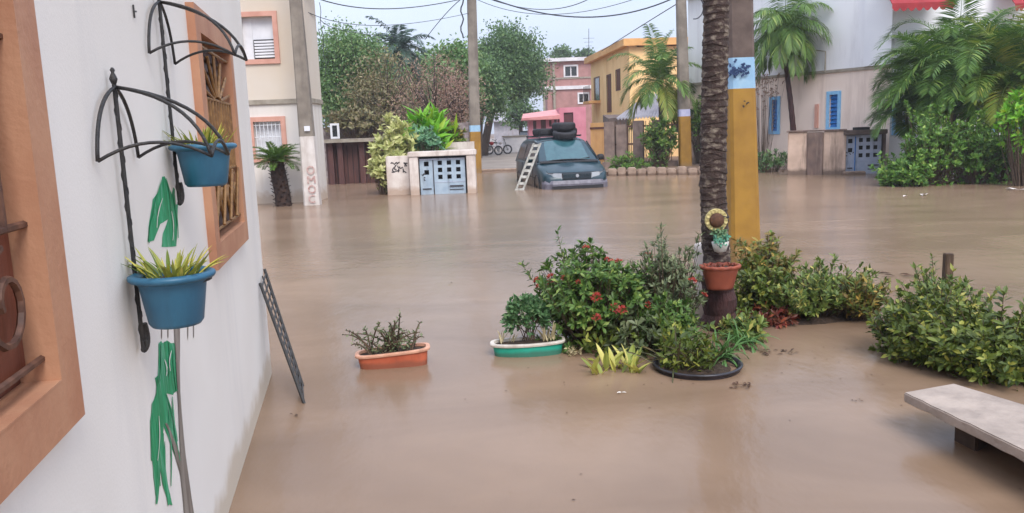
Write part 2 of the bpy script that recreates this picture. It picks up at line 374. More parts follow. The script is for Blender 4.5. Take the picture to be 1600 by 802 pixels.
        if parent is None: o.location = off
        else: o.parent = parent
        OFF[o] = off
        if kind: o['kind'] = kind
        return o
def rnd(a, b): return random.uniform(a, b)
def rdir(up=0.0):
    while True:
        v = V((rnd(-1, 1), rnd(-1, 1), rnd(-1, 1)))
        if .05 < v.length < 1: return (v.normalized()+V((0, 0, up))).normalized()
def bez(p0, p1, p2, n=10):
    p0, p1, p2 = V(p0), V(p1), V(p2)
    return [p0*(1-t)**2+p1*2*t*(1-t)+p2*t*t for t in [i/(n-1) for i in range(n)]]
def wall_open(mb, pl, a0, a1, z0, z1, holes, depth=.15, thick=.2, back=True):
    """a wall face with real openings (a0,a1,z0,z1) that have reveals, and a body behind"""
    As = sorted({a0, a1, *[h[0] for h in holes], *[h[1] for h in holes]}); Zs = sorted({z0, z1, *[h[2] for h in holes], *[h[3] for h in holes]})
    for i in range(len(As)-1):
        for j in range(len(Zs)-1):
            ca, cz = (As[i]+As[i+1])/2, (Zs[j]+Zs[j+1])/2
            if any(h[0] < ca < h[1] and h[2] < cz < h[3] for h in holes): continue
            mb.add([pl.pt(As[i], Zs[j]), pl.pt(As[i+1], Zs[j]), pl.pt(As[i+1], Zs[j+1]), pl.pt(As[i], Zs[j+1])], [(0, 1, 2, 3)])
    for h in holes:
        q = [(h[0], h[2]), (h[1], h[2]), (h[1], h[3]), (h[0], h[3])]
        for i in range(4):
            A, B = q[i], q[(i+1) % 4]
            mb.add([pl.pt(*A), pl.pt(*B), pl.pt(*B, -depth), pl.pt(*A, -depth)], [(0, 1, 2, 3)])
    t = -thick
    q = [(a0, z0), (a1, z0), (a1, z1), (a0, z1)]
    for i in range(4):
        A, B = q[i], q[(i+1) % 4]
        mb.add([pl.pt(*A), pl.pt(*B), pl.pt(*B, t), pl.pt(*A, t)], [(0, 1, 2, 3)])
    if back: mb.add([pl.pt(*c, t) for c in q], [(3, 2, 1, 0)])
    return mb
def surround(pl, a0, a1, z0, z1, wd, proud, mt, parent, name='frame'):   # four mitred-looking bands, butted
    m_ = MB()
    m_.slab(pl, a0-wd, a1+wd, z1, z1+wd, 0.0, proud); m_.slab(pl, a0-wd, a1+wd, z0-wd, z0, 0.0, proud)
    m_.slab(pl, a0-wd, a0, z0, z1, 0.0, proud); m_.slab(pl, a1, a1+wd, z0, z1, 0.0, proud)
    return m_.build(name, mt, parent)
def polygon(pl, pts, mt, name, parent, off=.004, z=None):
    m_ = MB(); q = [pl.px(*p) for p in pts]
    m_.add([pl.pt(a, zz, off) for a, zz in q], [tuple(range(len(q)))])
    return m_.build(name, mt, parent)
def scribble(pl, x0, x1, y0, y1, n, wd, mt, name, parent, off=.006, seed=1):
    """hand-painted marks on a surface, as thin strips of paint (x,y in plane metres)"""
    rg = random.Random(seed); m_ = MB()
    for i in range(n):
        a, z = rg.uniform(x0, x1), rg.uniform(y0, y1); ang = rg.uniform(0, 6.28)
        pts = []
        for k in range(5):
            pts.append((a, z)); a += math.cos(ang)*(x1-x0)*.075; z += math.sin(ang)*(y1-y0)*.075; ang += rg.uniform(-1.3, 1.3)
        for k in range(4):
            (a, b), (c, d) = pts[k], pts[k+1]
            dx, dz = c-a, d-b; ln = math.hypot(dx, dz) or 1; ux, uz = -dz/ln*wd/2, dx/ln*wd/2
            o_ = off+i*.0004
            m_.add([pl.pt(a-ux, b-uz, o_), pl.pt(c-ux, d-uz, o_), pl.pt(c+ux, d+uz, o_), pl.pt(a+ux, b+uz, o_)], [(0, 1, 2, 3)])
    return m_.build(name, mt, parent, kind='stuff')

# ------------------------------------------------------------------ plants
def bush(name, label, c, rad, tips, Ln, W, mt, cat='shrub', whorl=9, group=None, base=None, stem='twig', spread=.5, flowers=0,
         ragged=.35, parent=None, shoots=0, seed=0, upright=.6, along=4):
    random.seed(sum(map(ord, label))+seed)
    c = V(c); root = thing(name, (c.x, c.y, base if base is not None else c.z-rad[2]), label, cat, group)
    fo, st = MB(), MB(); z0 = base if base is not None else c.z-rad[2]
    ends = []
    for i in range(tips):
        d = rdir(); d.z = abs(d.z)*1.0 if random.random() < .8 else d.z
        k = (1-ragged)+ragged*2*(noise.noise(d*2.2+c)*.5+.5)
        r_ = random.random()**(.38)
        e = c+V((d.x*rad[0], d.y*rad[1], d.z*rad[2]))*r_*k
        if e.z < z0+.03: e.z = z0+rnd(.03, .12)
        ax = (V((d.x, d.y, d.z*.8))+V((0, 0, upright))+rdir()*.35).normalized()
        ends.append((e, ax, r_, 1))
    for i in range(shoots):
        d = rdir(); d.z = abs(d.z)*.5+.5; d.normalize()
        e = c+V((d.x*rad[0], d.y*rad[1], d.z*rad[2]))*rnd(1.0, 1.5); sa = (d+V((0, 0, .8))).normalized(); ends.append((e, sa, 1, .6))
        for k in range(5): ends.append((e-sa*Ln*(k+1)*.8, sa, .5, .45))
    for e, ax, r_, q in ends:
        b = V((c.x+(e.x-c.x)*spread*rnd(.2, .9), c.y+(e.y-c.y)*spread*rnd(.2, .9), z0-.05))
        if r_ > .55:
            pts = bez(b, V((e.x*.55+b.x*.45, e.y*.55+b.y*.45, (e.z+b.z)*.5+.1)), e, 5)
            st.tube(pts, [.006*max(1, Ln*10), .005*max(1, Ln*10), .004*max(1, Ln*10), .003*max(1, Ln*10), .002*max(1, Ln*10)], 4, cap=False)
        u = ax.orthogonal().normalized(); v2 = ax.cross(u)
        for k in range(int(whorl*q)):
            a = k*2.4+rnd(0, 1); t = rnd(.45, 1.35); L_ = Ln*rnd(.45, 1.35)
            dd = (ax*math.cos(t)+(u*math.cos(a)+v2*math.sin(a))*math.sin(t)).normalized()
            pos = e-ax*rnd(0, Ln*.5)
            nr = (ax+rdir()*.3).normalized()
            if Ln > .055 and W/Ln < .6 and c.y < 12: fo.blade(pos, dd, nr, L_, W*L_/Ln, rnd(.1, .6), 2+(1 if c.y < 8 else 0), .3)
            else: fo.leaf(pos, dd, nr, L_, W*L_/Ln)
        for k in range(along if r_ > .6 else 0):   # leaves down the shoot
            pos = e-ax*rnd(Ln*.5, Ln*2.4)+rdir()*Ln*.3
            dd = rdir(.25); fo.leaf(pos, dd, rdir(1), Ln*rnd(.6, 1), W*rnd(.6, 1))
    st.build('stem', stem, root); fo.build('foliage', mt, root, kind='stuff')
    if flowers:
        fl = MB()
        for k in range(34):
            d = rdir(.25); d.z = abs(d.z)*.9
            fl.leaf(d*.018, d, rdir(1), .03, .016)
        me = fl.mesh('flower', 'petal_red')
        top = [x for x in ends if x[2] > .85 and x[0].y < c.y+.1 and x[0].z > c.z-.1]; random.shuffle(top)
        for e, ax, r_, q in top[:flowers]:
            place('flower', me, root, Matrix.Translation(e+ax*.02)@ax.to_track_quat('Z', 'Y').to_matrix().to_4x4()@Matrix.Scale(rnd(.65, 1.05), 4))
    return root
def crown_tree(name, label, base, c, rad, clumps, per, Ln, W, mt, trunk_r=.2, cat='tree', group=None, clr=.8, ragged=.3, bark='bark', seed=0, low=-.6, bare=0):
    random.seed(sum(map(ord, label))+seed)
    base, c = V(base), V(c); root = thing(name, base, label, cat, group)
    fo, tk = MB(), MB(); pts = []
    for i in range(clumps):
        d = rdir(); d.z = max(d.z, low)
        k = (1-ragged)+ragged*2*(noise.noise(d*2.6+c*.37)*.5+.5)
        r_ = random.random()**.33
        pts.append(c+V((d.x*rad[0], d.y*rad[1], d.z*rad[2]))*r_*k)
    fork = base.lerp(c, .55); fork.z = max(base.z+.3, c.z-rad[2]*.6)
    tk.tube(bez(base-V((0, 0, .4)), base.lerp(fork, .5)+V((rnd(-.2, .2), 0, 0)), fork, 6), [trunk_r*1.25, trunk_r, trunk_r*.9, trunk_r*.85, trunk_r*.8, trunk_r*.75], 8)
    random.shuffle(pts)
    for p in pts[:min(26, clumps)]:
        mid = fork.lerp(p, .5)+V((rnd(-.3, .3), rnd(-.3, .3), rnd(0, .5)))
        tk.tube(bez(fork, mid, p, 6), [trunk_r*.5, trunk_r*.38, trunk_r*.28, trunk_r*.2, trunk_r*.12, trunk_r*.06], 5, cap=False)
    for i in range(bare):
        d = rdir(.9); p = c+V((d.x*rad[0], d.y*rad[1], abs(d.z)*rad[2]))*rnd(1.05, 1.3)
        tk.tube(bez(fork, fork.lerp(p, .5)+rdir()*.4, p, 6), [trunk_r*.3, .05, .04, .03, .02, .012], 4, cap=False)
    for p in pts:
        for k in range(per):
            q = p+V((random.gauss(0, 1)*clr, random.gauss(0, 1)*clr, random.gauss(0, .7)*clr))
            fo.leaf(q, rdir(-.25), rdir(.9), Ln*rnd(.6, 1.3), W*rnd(.7, 1.2))
    tk.build('trunk', bark, root, smooth=True); fo.build('crown', mt, root, kind='stuff')
    return root
def frond(root, base, az, el, Ln, droop, lf, n, mt, W=.05, hang=.5, vshape=.5, stalk=.12, rr=.018):
    """one feather leaf: bent midrib and leaflets on both sides"""
    m_ = MB(); d = V((math.cos(az)*math.cos(el), math.sin(az)*math.cos(el), math.sin(el))); p = V(base); pts = [p.copy()]; K = 14
    dirs = [d.copy()]
    for i in range(K):
        d = (d+V((0, 0, -droop*(.4+1.2*i/K)/K*2))).normalized(); p = p+d*(Ln/K); pts.append(p.copy()); dirs.append(d.copy())
    m_.tube(pts, [rr*(1-.85*i/K) for i in range(K+1)], 4)
    for i in range(n):
        t = stalk+(1-stalk)*i/(n-1); f = t*K; k = min(K-1, int(f)); q = pts[k].lerp(pts[k+1], f-k); dd = dirs[k]
        side = dd.cross(V((0, 0, 1))); side = side.normalized() if side.length > .01 else V((-math.sin(az), math.cos(az), 0))
        up = side.cross(dd)
        l = lf*(.45+1.0*math.sin(math.pi*min(1, .18+t*.78)))*rnd(.85, 1.1)*.75
        for s in (-1, 1):
            ld = (side*s*.9+dd*(.45+.4*t)+up*vshape*rnd(.6, 1.2)+rdir()*.08).normalized()
            m_.blade(q, ld, up, l, W, hang*rnd(.8, 1.3), 3, .2, (1, .8))
    return m_.build('frond', mt, root)

# ================================================================== THE SETTING
# ground: below the flood near by, coming out of the water up the far street
gx = [-400, -120, -50, -20, -8, -3, 1, 4.5, 9, 16, 30, 60, 140, 400]; gy = [-60, -10, 4, 12, 20, 28, 32, 33.5, 36, 45, 60, 90, 150, 400]
def gz(y): return -.38 if y <= 28 else (-.38+(y-28)/5.5*.42 if y < 33.5 else .04+(min(y, 150)-33.5)*.004)
g = MB(); g.v = [V((x, y, gz(y))) for y in gy for x in gx]
g.f = [(j*len(gx)+i, j*len(gx)+i+1, (j+1)*len(gx)+i+1, (j+1)*len(gx)+i) for j in range(len(gy)-1) for i in range(len(gx)-1)]
tag(g.build('ground', 'mud'), kind='structure')
wt = MB(); wt.add([V((-60, -40, 0)), V((60, -40, 0)), V((60, 33.2, 0)), V((-60, 33.2, 0))], [(0, 1, 2, 3)])
tag(wt.build('flood_water', 'flood_water'), kind='structure')
rd = MB()
ys = [33.6, 45, 60, 90, 140]
for a, b in zip(ys[:-1], ys[1:]):
    def ex(y): return (-1.5-(y-33)*.04, 3.2-(y-33)*.005)
    rd.add([V((ex(a)[0], a, gz(a)+.03)), V((ex(a)[1], a, gz(a)+.03)), V((ex(b)[1], b, gz(b)+.03)), V((ex(b)[0], b, gz(b)+.03))], [(0, 1, 2, 3)])
tag(rd.build('road', 'road'), kind='structure')
ke = MB(); ke.box(-1.35, 1.3, 33.3, 33.55, -.2, .12)
tag(ke.build('road_edge', 'kerb', bevel=.02), kind='structure')
# ------------------------------------------------------------------ near house (left)
NW = Plane((-.64, 0), (-.84, 1)); SE = 5.64
house = thing('white_house', NW.pt(2, -.4), 'white rendered house close by on the left with brown framed windows and painted palm leaf', 'house')
W1 = (.57, 1.585, 1.185, 2.14); W2 = (3.69, 4.62, 1.192, 2.13)
wm = MB(); wall_open(wm, NW, -3, SE, -.45, 3.3, [W1, W2], .062, .22)
A, B = NW.pt(SE, 0, -.22), NW.pt(SE, 0, -5)
wm.hexa([NW.pt(SE-.22, -.45, -5), NW.pt(SE, -.45, -5), NW.pt(SE, -.45, -.2201), NW.pt(SE-.22, -.45, -.2201), NW.pt(SE-.22, 3.3, -5), NW.pt(SE, 3.3, -5), NW.pt(SE, 3.3, -.2201), NW.pt(SE-.22, 3.3, -.2201)])
wm.build('wall', 'white_wall', house)
rm = MB(); rm.slab(NW, -3.2, SE+.05, 3.302, 3.45, -5.2, .1); rm.build('roof', 'concrete', house)
def bar(pl, a0, z0, a1, z1, off, r): return MB().tube([pl.pt(a0, z0, off), pl.pt(a1, z1, off)], r, 6)
def scroll(pl, a, z, r, turns, off, rr, flip=1, start=0):
    pts = []
    for i in range(22):
        t = i/21; an = start+flip*turns*2*math.pi*t; q = r*(1-.75*t); pts.append(pl.pt(a+math.cos(an)*q, z+math.sin(an)*q, off))
    return MB().tube(pts, rr, 5)
for idx, (a0, a1, z0, z1) in enumerate((W1, W2)):
    wn = MB().slab(NW, a0, a1, z0, z1, -.06, -.04).build('window', 'shutter_wood' if idx == 0 else 'shutter_dark', house)
    fr = surround(NW, a0, a1, z0, z1, .108, .035, 'terracotta_paint', wn)
    li = MB()          # painted lining of the reveal, 3 mm proud of the masonry
    li.slab(NW, a0, a0+.004, z0, z1, -.039, .036); li.slab(NW, a1-.004, a1, z0, z1, -.039, .036)
    li.slab(NW, a0+.004, a1-.004, z0, z0+.004, -.039, .036); li.slab(NW, a0+.004, a1-.004, z1-.004, z1, -.039, .036)
    li.build('lining', 'terracotta_paint', wn)
    if idx == 0:
        for k in range(4):
            s0 = a0+.02+k*.25
            MB().slab(NW, s0, s0+.235, z0+.03, z1-.03, -.0385, -.022).build('shutter_board', 'shutter_wood', wn, bevel=.004)
    else:
        for k in range(16):
            zz = z0+.03+k*(z1-z0-.06)/16
            MB().hexa([NW.pt(a0+.03, zz, -.016), NW.pt(a1-.03, zz, -.016), NW.pt(a1-.03, zz+.012, -.018), NW.pt(a0+.03, zz+.012, -.018),
                       NW.pt(a0+.03, zz+.05, -.0385), NW.pt(a1-.03, zz+.05, -.0385), NW.pt(a1-.03, zz+.06, -.036), NW.pt(a0+.03, zz+.06, -.036)]).build('louvre', 'shutter_dark', wn)
    gm = 'rust_iron' if idx == 0 else 'brass_iron'; of = .004 if idx == 0 else .012; rr = .008
    for zz in (z0+.05, z0+.32, z1-.28, z1-.05): bar(NW, a0, zz, a1, zz, of, rr).build('grille_rail', gm, wn)
    nb = 5 if idx == 0 else 11
    for k in range(nb):
        s0 = a0+(k+.5)*(a1-a0)/nb
        if idx == 0: bar(NW, s0, z0+.32, s0, z1-.05, of, rr).build('grille_bar', gm, wn)
        else: bar(NW, s0, z0+.32, s0, z1-.28, of, .009).build('grille_bar', gm, wn)
    for k in range(4):
        s0 = a0+(k+.5)*(a1-a0)/4
        scroll(NW, s0, z0+.185, .105, 1.3, of, .008, 1 if k % 2 else -1, 1.57).build('grille_scroll', gm, wn)
        if idx: bar(NW, s0-.1, z0+.06, s0+.1, z0+.31, of+.012, .008).build('grille_bar', gm, wn); bar(NW, s0+.1, z0+.06, s0-.1, z0+.31, of-.014, .008).build('grille_bar', gm, wn)
    if idx:
        for k in range(7):
            an = math.pi*(k+.5)/7; cm = (a0+a1)/2
            bar(NW, cm+math.cos(an)*.1, z1-.28+math.sin(an)*.02, cm+math.cos(an)*.46, z1-.28+math.sin(an)*.22, of, .008).build('grille_bar', gm, wn)
def rough_poly(pts, k=4, j=1.1, seed=1):     # brushed, uneven outline
    rg = random.Random(seed); out = []
    for p, q in zip(pts, pts[1:]+pts[:1]):
        for i in range(k): t = i/k; out.append((p[0]+(q[0]-p[0])*t+(rg.uniform(-j, j) if i else 0), p[1]+(q[1]-p[1])*t+(rg.uniform(-j, j) if i else 0)))
    return out
def mu(L_): return [(200+.376*u, 500+.3765*v) for u, v in L_]
polygon(NW, rough_poly([(253, 276), (257, 276), (265, 296), (268, 304), (270, 293), (273, 296), (274, 320), (278, 318), (277, 345), (275, 385), (252, 386), (254, 365), (262, 343), (250, 350), (240, 376), (230, 378), (233, 345), (238, 312), (248, 297), (251, 290)], 3, .7, 2), 'mural_green', 'painted_leaf', house, off=.0011)
polygon(NW, rough_poly(mu([(125, 100), (135, 88), (145, 96), (160, 85), (175, 96), (190, 95), (200, 130), (196, 170), (205, 200), (205, 290), (185, 312), (155, 305), (122, 300), (110, 240), (122, 232)]), 3, .7, 3), 'mural_green', 'painted_leaf', house, off=.0011)
polygon(NW, rough_poly(mu([(118, 296), (158, 303), (180, 400), (205, 520), (215, 600), (200, 580), (170, 505), (146, 440)]), 3, .6, 4), 'mural_green', 'painted_leaf', house, off=.0014)
polygon(NW, rough_poly(mu([(122, 294), (150, 320), (146, 430), (140, 500), (132, 620), (127, 700), (120, 766), (110, 700), (95, 560), (90, 450), (96, 350)]), 3, .7, 5), 'mural_green', 'painted_leaf', house, off=.0018)
polygon(NW, rough_poly(mu([(132, 480), (146, 470), (152, 600), (166, 700), (182, 770), (165, 764), (146, 700), (130, 620)]), 3, .6, 6), 'mural_green', 'painted_leaf', house, off=.0022)
polygon(NW, rough_poly(mu([(188, 15), (212, 15), (214, 300), (236, 560), (275, 830), (232, 830), (215, 640), (165, 460), (150, 430), (160, 430), (215, 560), (203, 300)]), 3, .6, 7), 'mural_brown', 'painted_stem', house, off=.0030)
for x, y in ((252, 512), (262, 512), (293, 510), (302, 512)): polygon(NW, [(x-1, y-8), (x+1, y-8), (x+.8, y+14), (x, y+rnd(16, 26)), (x-.8, y+14)], 'mural_brown', 'drip_stain', house, off=.0012)
rg = random.Random(8)
def stroke(x0, y0, x1, y1, w_, mt, k):       # one loose drag of the brush beside a painted leaf
    dx, dy = x1-x0, y1-y0; ln = math.hypot(dx, dy); nx_, ny_ = -dy/ln, dx/ln; L1, R1 = [], []
    for i in range(7):
        t = i/6; bow = math.sin(t*3.14)*2.2*(1 if k % 2 else -1); ww = w_*(.25+.75*math.sin(min(1, t*1.4+.1)*2.6))*rg.uniform(.7, 1.2)
        cx, cy = x0+dx*t+nx_*bow, y0+dy*t+ny_*bow; L1.append((cx-nx_*ww, cy-ny_*ww)); R1.append((cx+nx_*ww, cy+ny_*ww))
    polygon(NW, L1+R1[::-1], mt, 'brush_stroke', house, off=.0024+.00012*k)
for k, (x0, y0, x1, y1, w_) in enumerate(((246, 590, 234, 660, 1.3), (240, 640, 236, 720, 1.2), (244, 660, 243, 788, 1.5), (250, 650, 249, 760, 1.2), (262, 640, 266, 760, 1.1), (256, 690, 262, 790, 1.3), (258, 615, 276, 690, 1.2), (268, 620, 280, 720, 1.0),
                                          (250, 538, 247, 600, 1.2), (270, 540, 275, 612, 1.2), (262, 534, 262, 590, 1.0), (252, 280, 236, 352, 1.3), (268, 300, 277, 372, 1.2), (240, 330, 231, 380, 1.2), (258, 279, 266, 330, .9))): stroke(x0, y0, x1, y1, w_, 'mural_green', k)
for k, (x0, y0, x1, y1, w_) in enumerate(((255, 562, 258, 588, .8), (266, 548, 264, 580, .7), (246, 650, 244, 720, .6), (252, 310, 243, 356, .7), (266, 330, 268, 376, .6))): stroke(x0, y0, x1, y1, w_, 'white_wall', k+16)
hk = MB(); a, z = NW.px(207, 18)
hk.tube([NW.pt(a, z+.02, .004), NW.pt(a, z-.02, .004)], .003, 5); hk.tube([NW.pt(a-.002, z, .004), NW.pt(a+.03, z+.004, .004)], .003, 5); hk.build('wall_hook', 'black_iron', house)

# ------------------------------------------------------------------ umbrella-shaped wall hangers with blue pots
def umbrella(a, zb, zt, label):
    h = thing('umbrella_plant_hanger', NW.pt(a, zb, .02), label, 'plant hanger', 'wrought iron umbrella hangers on the white wall')
    MB().tube([NW.pt(a, zb, .018), NW.pt(a, zt, .018)], .0062, 7).build('rod', 'black_iron', h)
    tw = [NW.pt(a+math.cos(i*.9)*.006, zb+(zt-zb)*i/60, .018+math.sin(i*.9)*.006) for i in range(61)]
    MB().tube(tw, .0025, 4).build('twisted_strand', 'black_iron', h)
    MB().lathe([(.003, -.01), (.008, .0), (.011, .01), (.007, .02), (.004, .027), (.007, .033), (.003, .04)], NW.pt(a, zt, .018), 10).build('finial', 'black_iron', h, smooth=True)
    zr = zt-.208
    cs = [(-.205, .012), (-.095, .268), (.1, .285), (.205, .012)]
    ap = NW.pt(a, zt-.012, .02)
    for da, of in cs:
        e = NW.pt(a+da, zr, of)
        md = NW.pt(a+da*.86, zt-.05, of*.86+.003)
        MB().tube(bez(ap, md, e, 12), .0052, 6).build('rib', 'black_iron', h, smooth=True)
    for (i, j) in ((0, 1), (1, 2), (2, 3)):
        p, q = NW.pt(a+cs[i][0], zr, cs[i][1]), NW.pt(a+cs[j][0], zr, cs[j][1]); md = (p+q)/2+V((0, 0, .085))
        MB().tube(bez(p, md, q, 12), .0048, 6).build('scalloped_edge', 'black_iron', h, smooth=True)
    MB().tube(bez(NW.pt(a, zb, .018), NW.pt(a+.035, zb+.01, .03), NW.pt(a+.02, zb+.075, .022), 8), .009, 6).build('hook', 'black_iron', h)
    zp = zb+.22
    ring = [NW.pt(a+math.cos(t)*.098, zp-.022, .121+math.sin(t)*.098) for t in [i*2*math.pi/24 for i in range(25)]]
    MB().tube(ring, .005, 5).build('pot_ring', 'black_iron', h)
    return zp
def wall_pot(a, zr, label):
    c = NW.pt(a, zr-.165, .121)
    p = thing('potted_plant', c, label, 'potted plant', 'blue pots in the umbrella hangers')
    pt = MB().lathe([(.05, .012), (.066, .013), (.074, .024), (.09, .13), (.094, .138), (.094, .146), (.086, .146), (.082, .142), (.06, .05)], c, 32)
    o = pt.build('pot', 'blue_plastic', p, smooth=True)
    MB().lathe([(.0945, .140), (.113, .146), (.117, .152), (.116, .160), (.104, .165), (.0865, .158), (.0862, .1465)], c, 32).build('rim', 'blue_plastic', o, smooth=True)
    MB().lathe([(.085, .135), (.085, .144), (.03, .149)], c, 20).build('soil', 'soil', p)
    mes = []
    for k in range(5):
        b = MB(); b.blade(V((0, 0, 0)), V((.25+.12*k, 0, 1)), V((-1, 0, .2)), 1, .115, .25+.1*k, 6, .5, (.9, 1, 1, .8, .5)); mes.append(b.mesh('leaf', 'blade_variegated', smooth=False))
    for k in range(64):
        r_ = .075*math.sqrt(random.random()); an = rnd(0, 6.28); tilt = r_/.075*rnd(.1, .8)
        mt_ = Matrix.Translation(c+V((math.cos(an)*r_, math.sin(an)*r_, .142)))@Matrix.Rotation(an+rnd(-.5, .5), 4, 'Z')@Matrix.Rotation(tilt*.7, 4, 'Y')@Matrix.Scale(rnd(.06, .115), 4)
        place('leaf', mes[k % 5], p, mt_)
    return p
z1 = umbrella(2.278, 1.065, 1.82, 'nearer black wrought iron umbrella hanger on the white wall, its whole canopy in view')
wall_pot(2.255, 1.292, 'nearer blue plastic wall pot with yellow striped spiky plant, above the painted leaf')
z2 = umbrella(2.975, 1.432, 2.155, 'farther black wrought iron umbrella hanger on the white wall, its top cut by the frame')
wall_pot(2.96, 1.645, 'farther blue plastic wall pot with yellow striped spiky plant, in front of the grilled window')
# black trellis leaning on the wall corner
tA0, tB0 = G(475, 630), G(473, 603); tA1 = NW.pt(*NW.px(404, 443), .01); tB1 = NW.pt(*NW.px(411, 421), .01)
tA0 = tA0-(tA1-tA0)*.25; tB0 = tB0-(tB1-tB0)*.25
tr = thing('metal_trellis', tA0, 'narrow black metal trellis leaning on the corner of the white wall in the water', 'trellis')
for a, b in ((tA0, tA1), (tB0, tB1)): MB().tube([a, b], .011, 6).build('rail', 'black_iron', tr)
MB().tube([tA0.lerp(tB0, .5), tA1.lerp(tB1, .5)], .005, 5).build('rail', 'black_iron', tr)
for k in range(17):
    t = (k+.5)/17; MB().tube([tA0.lerp(tA1, t), tB0.lerp(tB1, t)], .006, 5).build('rung', 'black_iron', tr)

# ------------------------------------------------------------------ cream building (left, across the flooded street)
LP = Plane((-9.5, 21.0), (-4.97, 21.0))
lb = thing('cream_building', (-7, 22.2, -.4), 'two storey cream building with pink window surrounds behind the cycad', 'building')
def rect(pl, x0, y0, x1, y1):
    a0, za = pl.px(x0, (y0+y1)/2); a1, zb = pl.px(x1, (y0+y1)/2)
    xm = (x0+x1)/2; return a0, a1, pl.px(xm, y1)[1], pl.px(xm, y0)[1]
zl = LP.px(490, 157)[1]; AE = LP.px(491, 250)[0]
hu = rect(LP, 377, 26, 428, 93); hl = rect(LP, 398, 190, 441, 246)
wall_open(MB(), LP, 0, AE, -.5, zl-.06, [hl], .18, 1.25).build('lower_wall', 'pale_paint', lb)
wall_open(MB(), LP, 0, AE+.02, zl+.06, zl+3.3, [hu], .18, 1.25).build('upper_wall', 'cream_paint', lb)
MB().slab(LP, 0, AE+.05, zl-.058, zl+.058, -1.28, .05).build('ledge', 'grey_ledge', lb)
MB().slab(LP, -.1, AE+.3, zl+3.302, zl+3.5, -1.5, .3).build('roof', 'grey_ledge', lb)
for idx, h in enumerate((hu, hl)):
    a0, a1, z0, z1 = h
    wn = MB().slab(LP, a0, a1, z0, z1, -.178, -.15).build('window', 'blind_white', lb)
    surround(LP, a0, a1, z0, z1, .12, .05, 'pink_trim', wn)
    if idx == 0:
        b0, _ = LP.px(395, 78); zt_ = LP.px(412, 61)[1]
        MB().slab(LP, b0, a1-.02, z0+.02, zt_, -.149, -.11).build('louvre_frame', 'dark_gap', wn)
        for k in range(6):
            zz = z0+.05+k*(zt_-z0-.06)/6
            MB().slab(LP, b0+.02, a1-.04, zz, zz+.05, -.109, -.09).build('louvre', 'blind_white', wn)
        MB().slab(LP, a0+.02, b0-.02, z0+.02, z1-.02, -.149, -.13).build('blind', 'blind_white', wn)
    else:
        for k in range(7): bar(LP, a0+(k+.5)*(a1-a0)/7, z0, a0+(k+.5)*(a1-a0)/7, z1, -.02, .012).build('grille_bar', 'blind_white', wn)
        for k in range(3): bar(LP, a0, z0+(k+.7)*(z1-z0)/3, a1, z0+(k+.7)*(z1-z0)/3, -.02, .012).build('grille_rail', 'blind_white', wn)
pp = MB().tube([LP.pt(AE-.12, 6.4, .07), LP.pt(AE-.1, 3.0, .07), LP.pt(AE-.14, 0, .06)], .022, 6); pp.build('cable_drop', 'grey_ledge', lb)
# ------------------------------------------------------------------ utility poles
def pole(bx, by, tx, ty, w0, w1, Y, bands, label, top=8.5, depth=.8):
    b = P(bx, by, Y); t = P(tx, ty, Y); k = (t-b)/(t.z-b.z)
    r_ = thing('utility_pole', V((b.x+k.x*(-.4-b.z), b.y, -.4)), label, 'utility pole', 'concrete utility poles')
    def sec(z): c = b+k*(z-b.z); f = max(0, min(1.3, (z-b.z)/(t.z-b.z))); w_ = w0+(w1-w0)*f; return c, w_
    def part(z0, z1, mt, nm, grow=0):
        m_ = MB(); vs = []
        for z in (z0, z1):
            c, w_ = sec(z); w_ += grow; h = w_/2; d = h*depth; ch = h*.22
            vs.append([V((c.x+x, c.y+y, z)) for x, y in ((-h+ch, -d), (h-ch, -d), (h, -d+ch), (h, d-ch), (h-ch, d), (-h+ch, d), (-h, d-ch), (-h, -d+ch))])
        m_.v = vs[0]+vs[1]; m_.f = [(i, (i+1) % 8, 8+(i+1) % 8, 8+i) for i in range(8)]+[tuple(range(8))[::-1], tuple(range(8, 16))]
        return m_.build(nm, mt, r_)
    zs = [-.4]+[P(bx, y, Y).z for y, _, _ in bands]
    for (y, mt, nm), z0, z1 in zip(bands, zs[:-1], zs[1:]): part(z0, z1, mt, nm)
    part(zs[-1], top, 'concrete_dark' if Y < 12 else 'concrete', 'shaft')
    c, w_ = sec(top-.7)
    for z in (top-.5, top-1.1): MB().box(c.x-.09, c.x+.09, c.y-w_/2*depth-.1, c.y-w_/2*depth-.003, z, z+.16).build('bracket', 'steel', r_)
    return r_, sec
lp, lsec = pole(489, 321, 462, 0, .41, .245, 20.1, [(213, 'pole_white', 'painted_base')], 'grey concrete pole with white lettered base in front of the cream building')
PLp = Plane((-6, 20.1-.205*.8-.012), (-4, 20.1-.205*.8-.012))
def letter(pl, a, z, w_, h, kind, mt, par, wd):      # one painted capital, as strips of paint
    shapes = {'O': [[(math.cos(t)*.5, math.sin(t)*.5) for t in [i*.524 for i in range(13)]]], 'M': [[(-.5, -.5), (-.5, .5), (0, -.1), (.5, .5), (.5, -.5)]],
              'C': [[(math.cos(t)*.5, math.sin(t)*.5) for t in [.8+i*.47 for i in range(11)]]]}
    m_ = MB()
    for ln in shapes[kind]:
        for n_, ((x0, y0), (x1, y1)) in enumerate(zip(ln[:-1], ln[1:])):
            d = V((x1-x0, y1-y0, 0)).normalized(); ux, uz = -d.y*wd/2, d.x*wd/2; o_ = .004+.0006*n_
            q = [(a+x0*w_-ux, z+y0*h-uz), (a+x1*w_-ux, z+y1*h-uz), (a+x1*w_+ux, z+y1*h+uz), (a+x0*w_+ux, z+y0*h+uz)]
            m_.add([pl.pt(*p, o_) for p in q], [(0, 1, 2, 3)])
    return m_.build('painted_letter', mt, par)
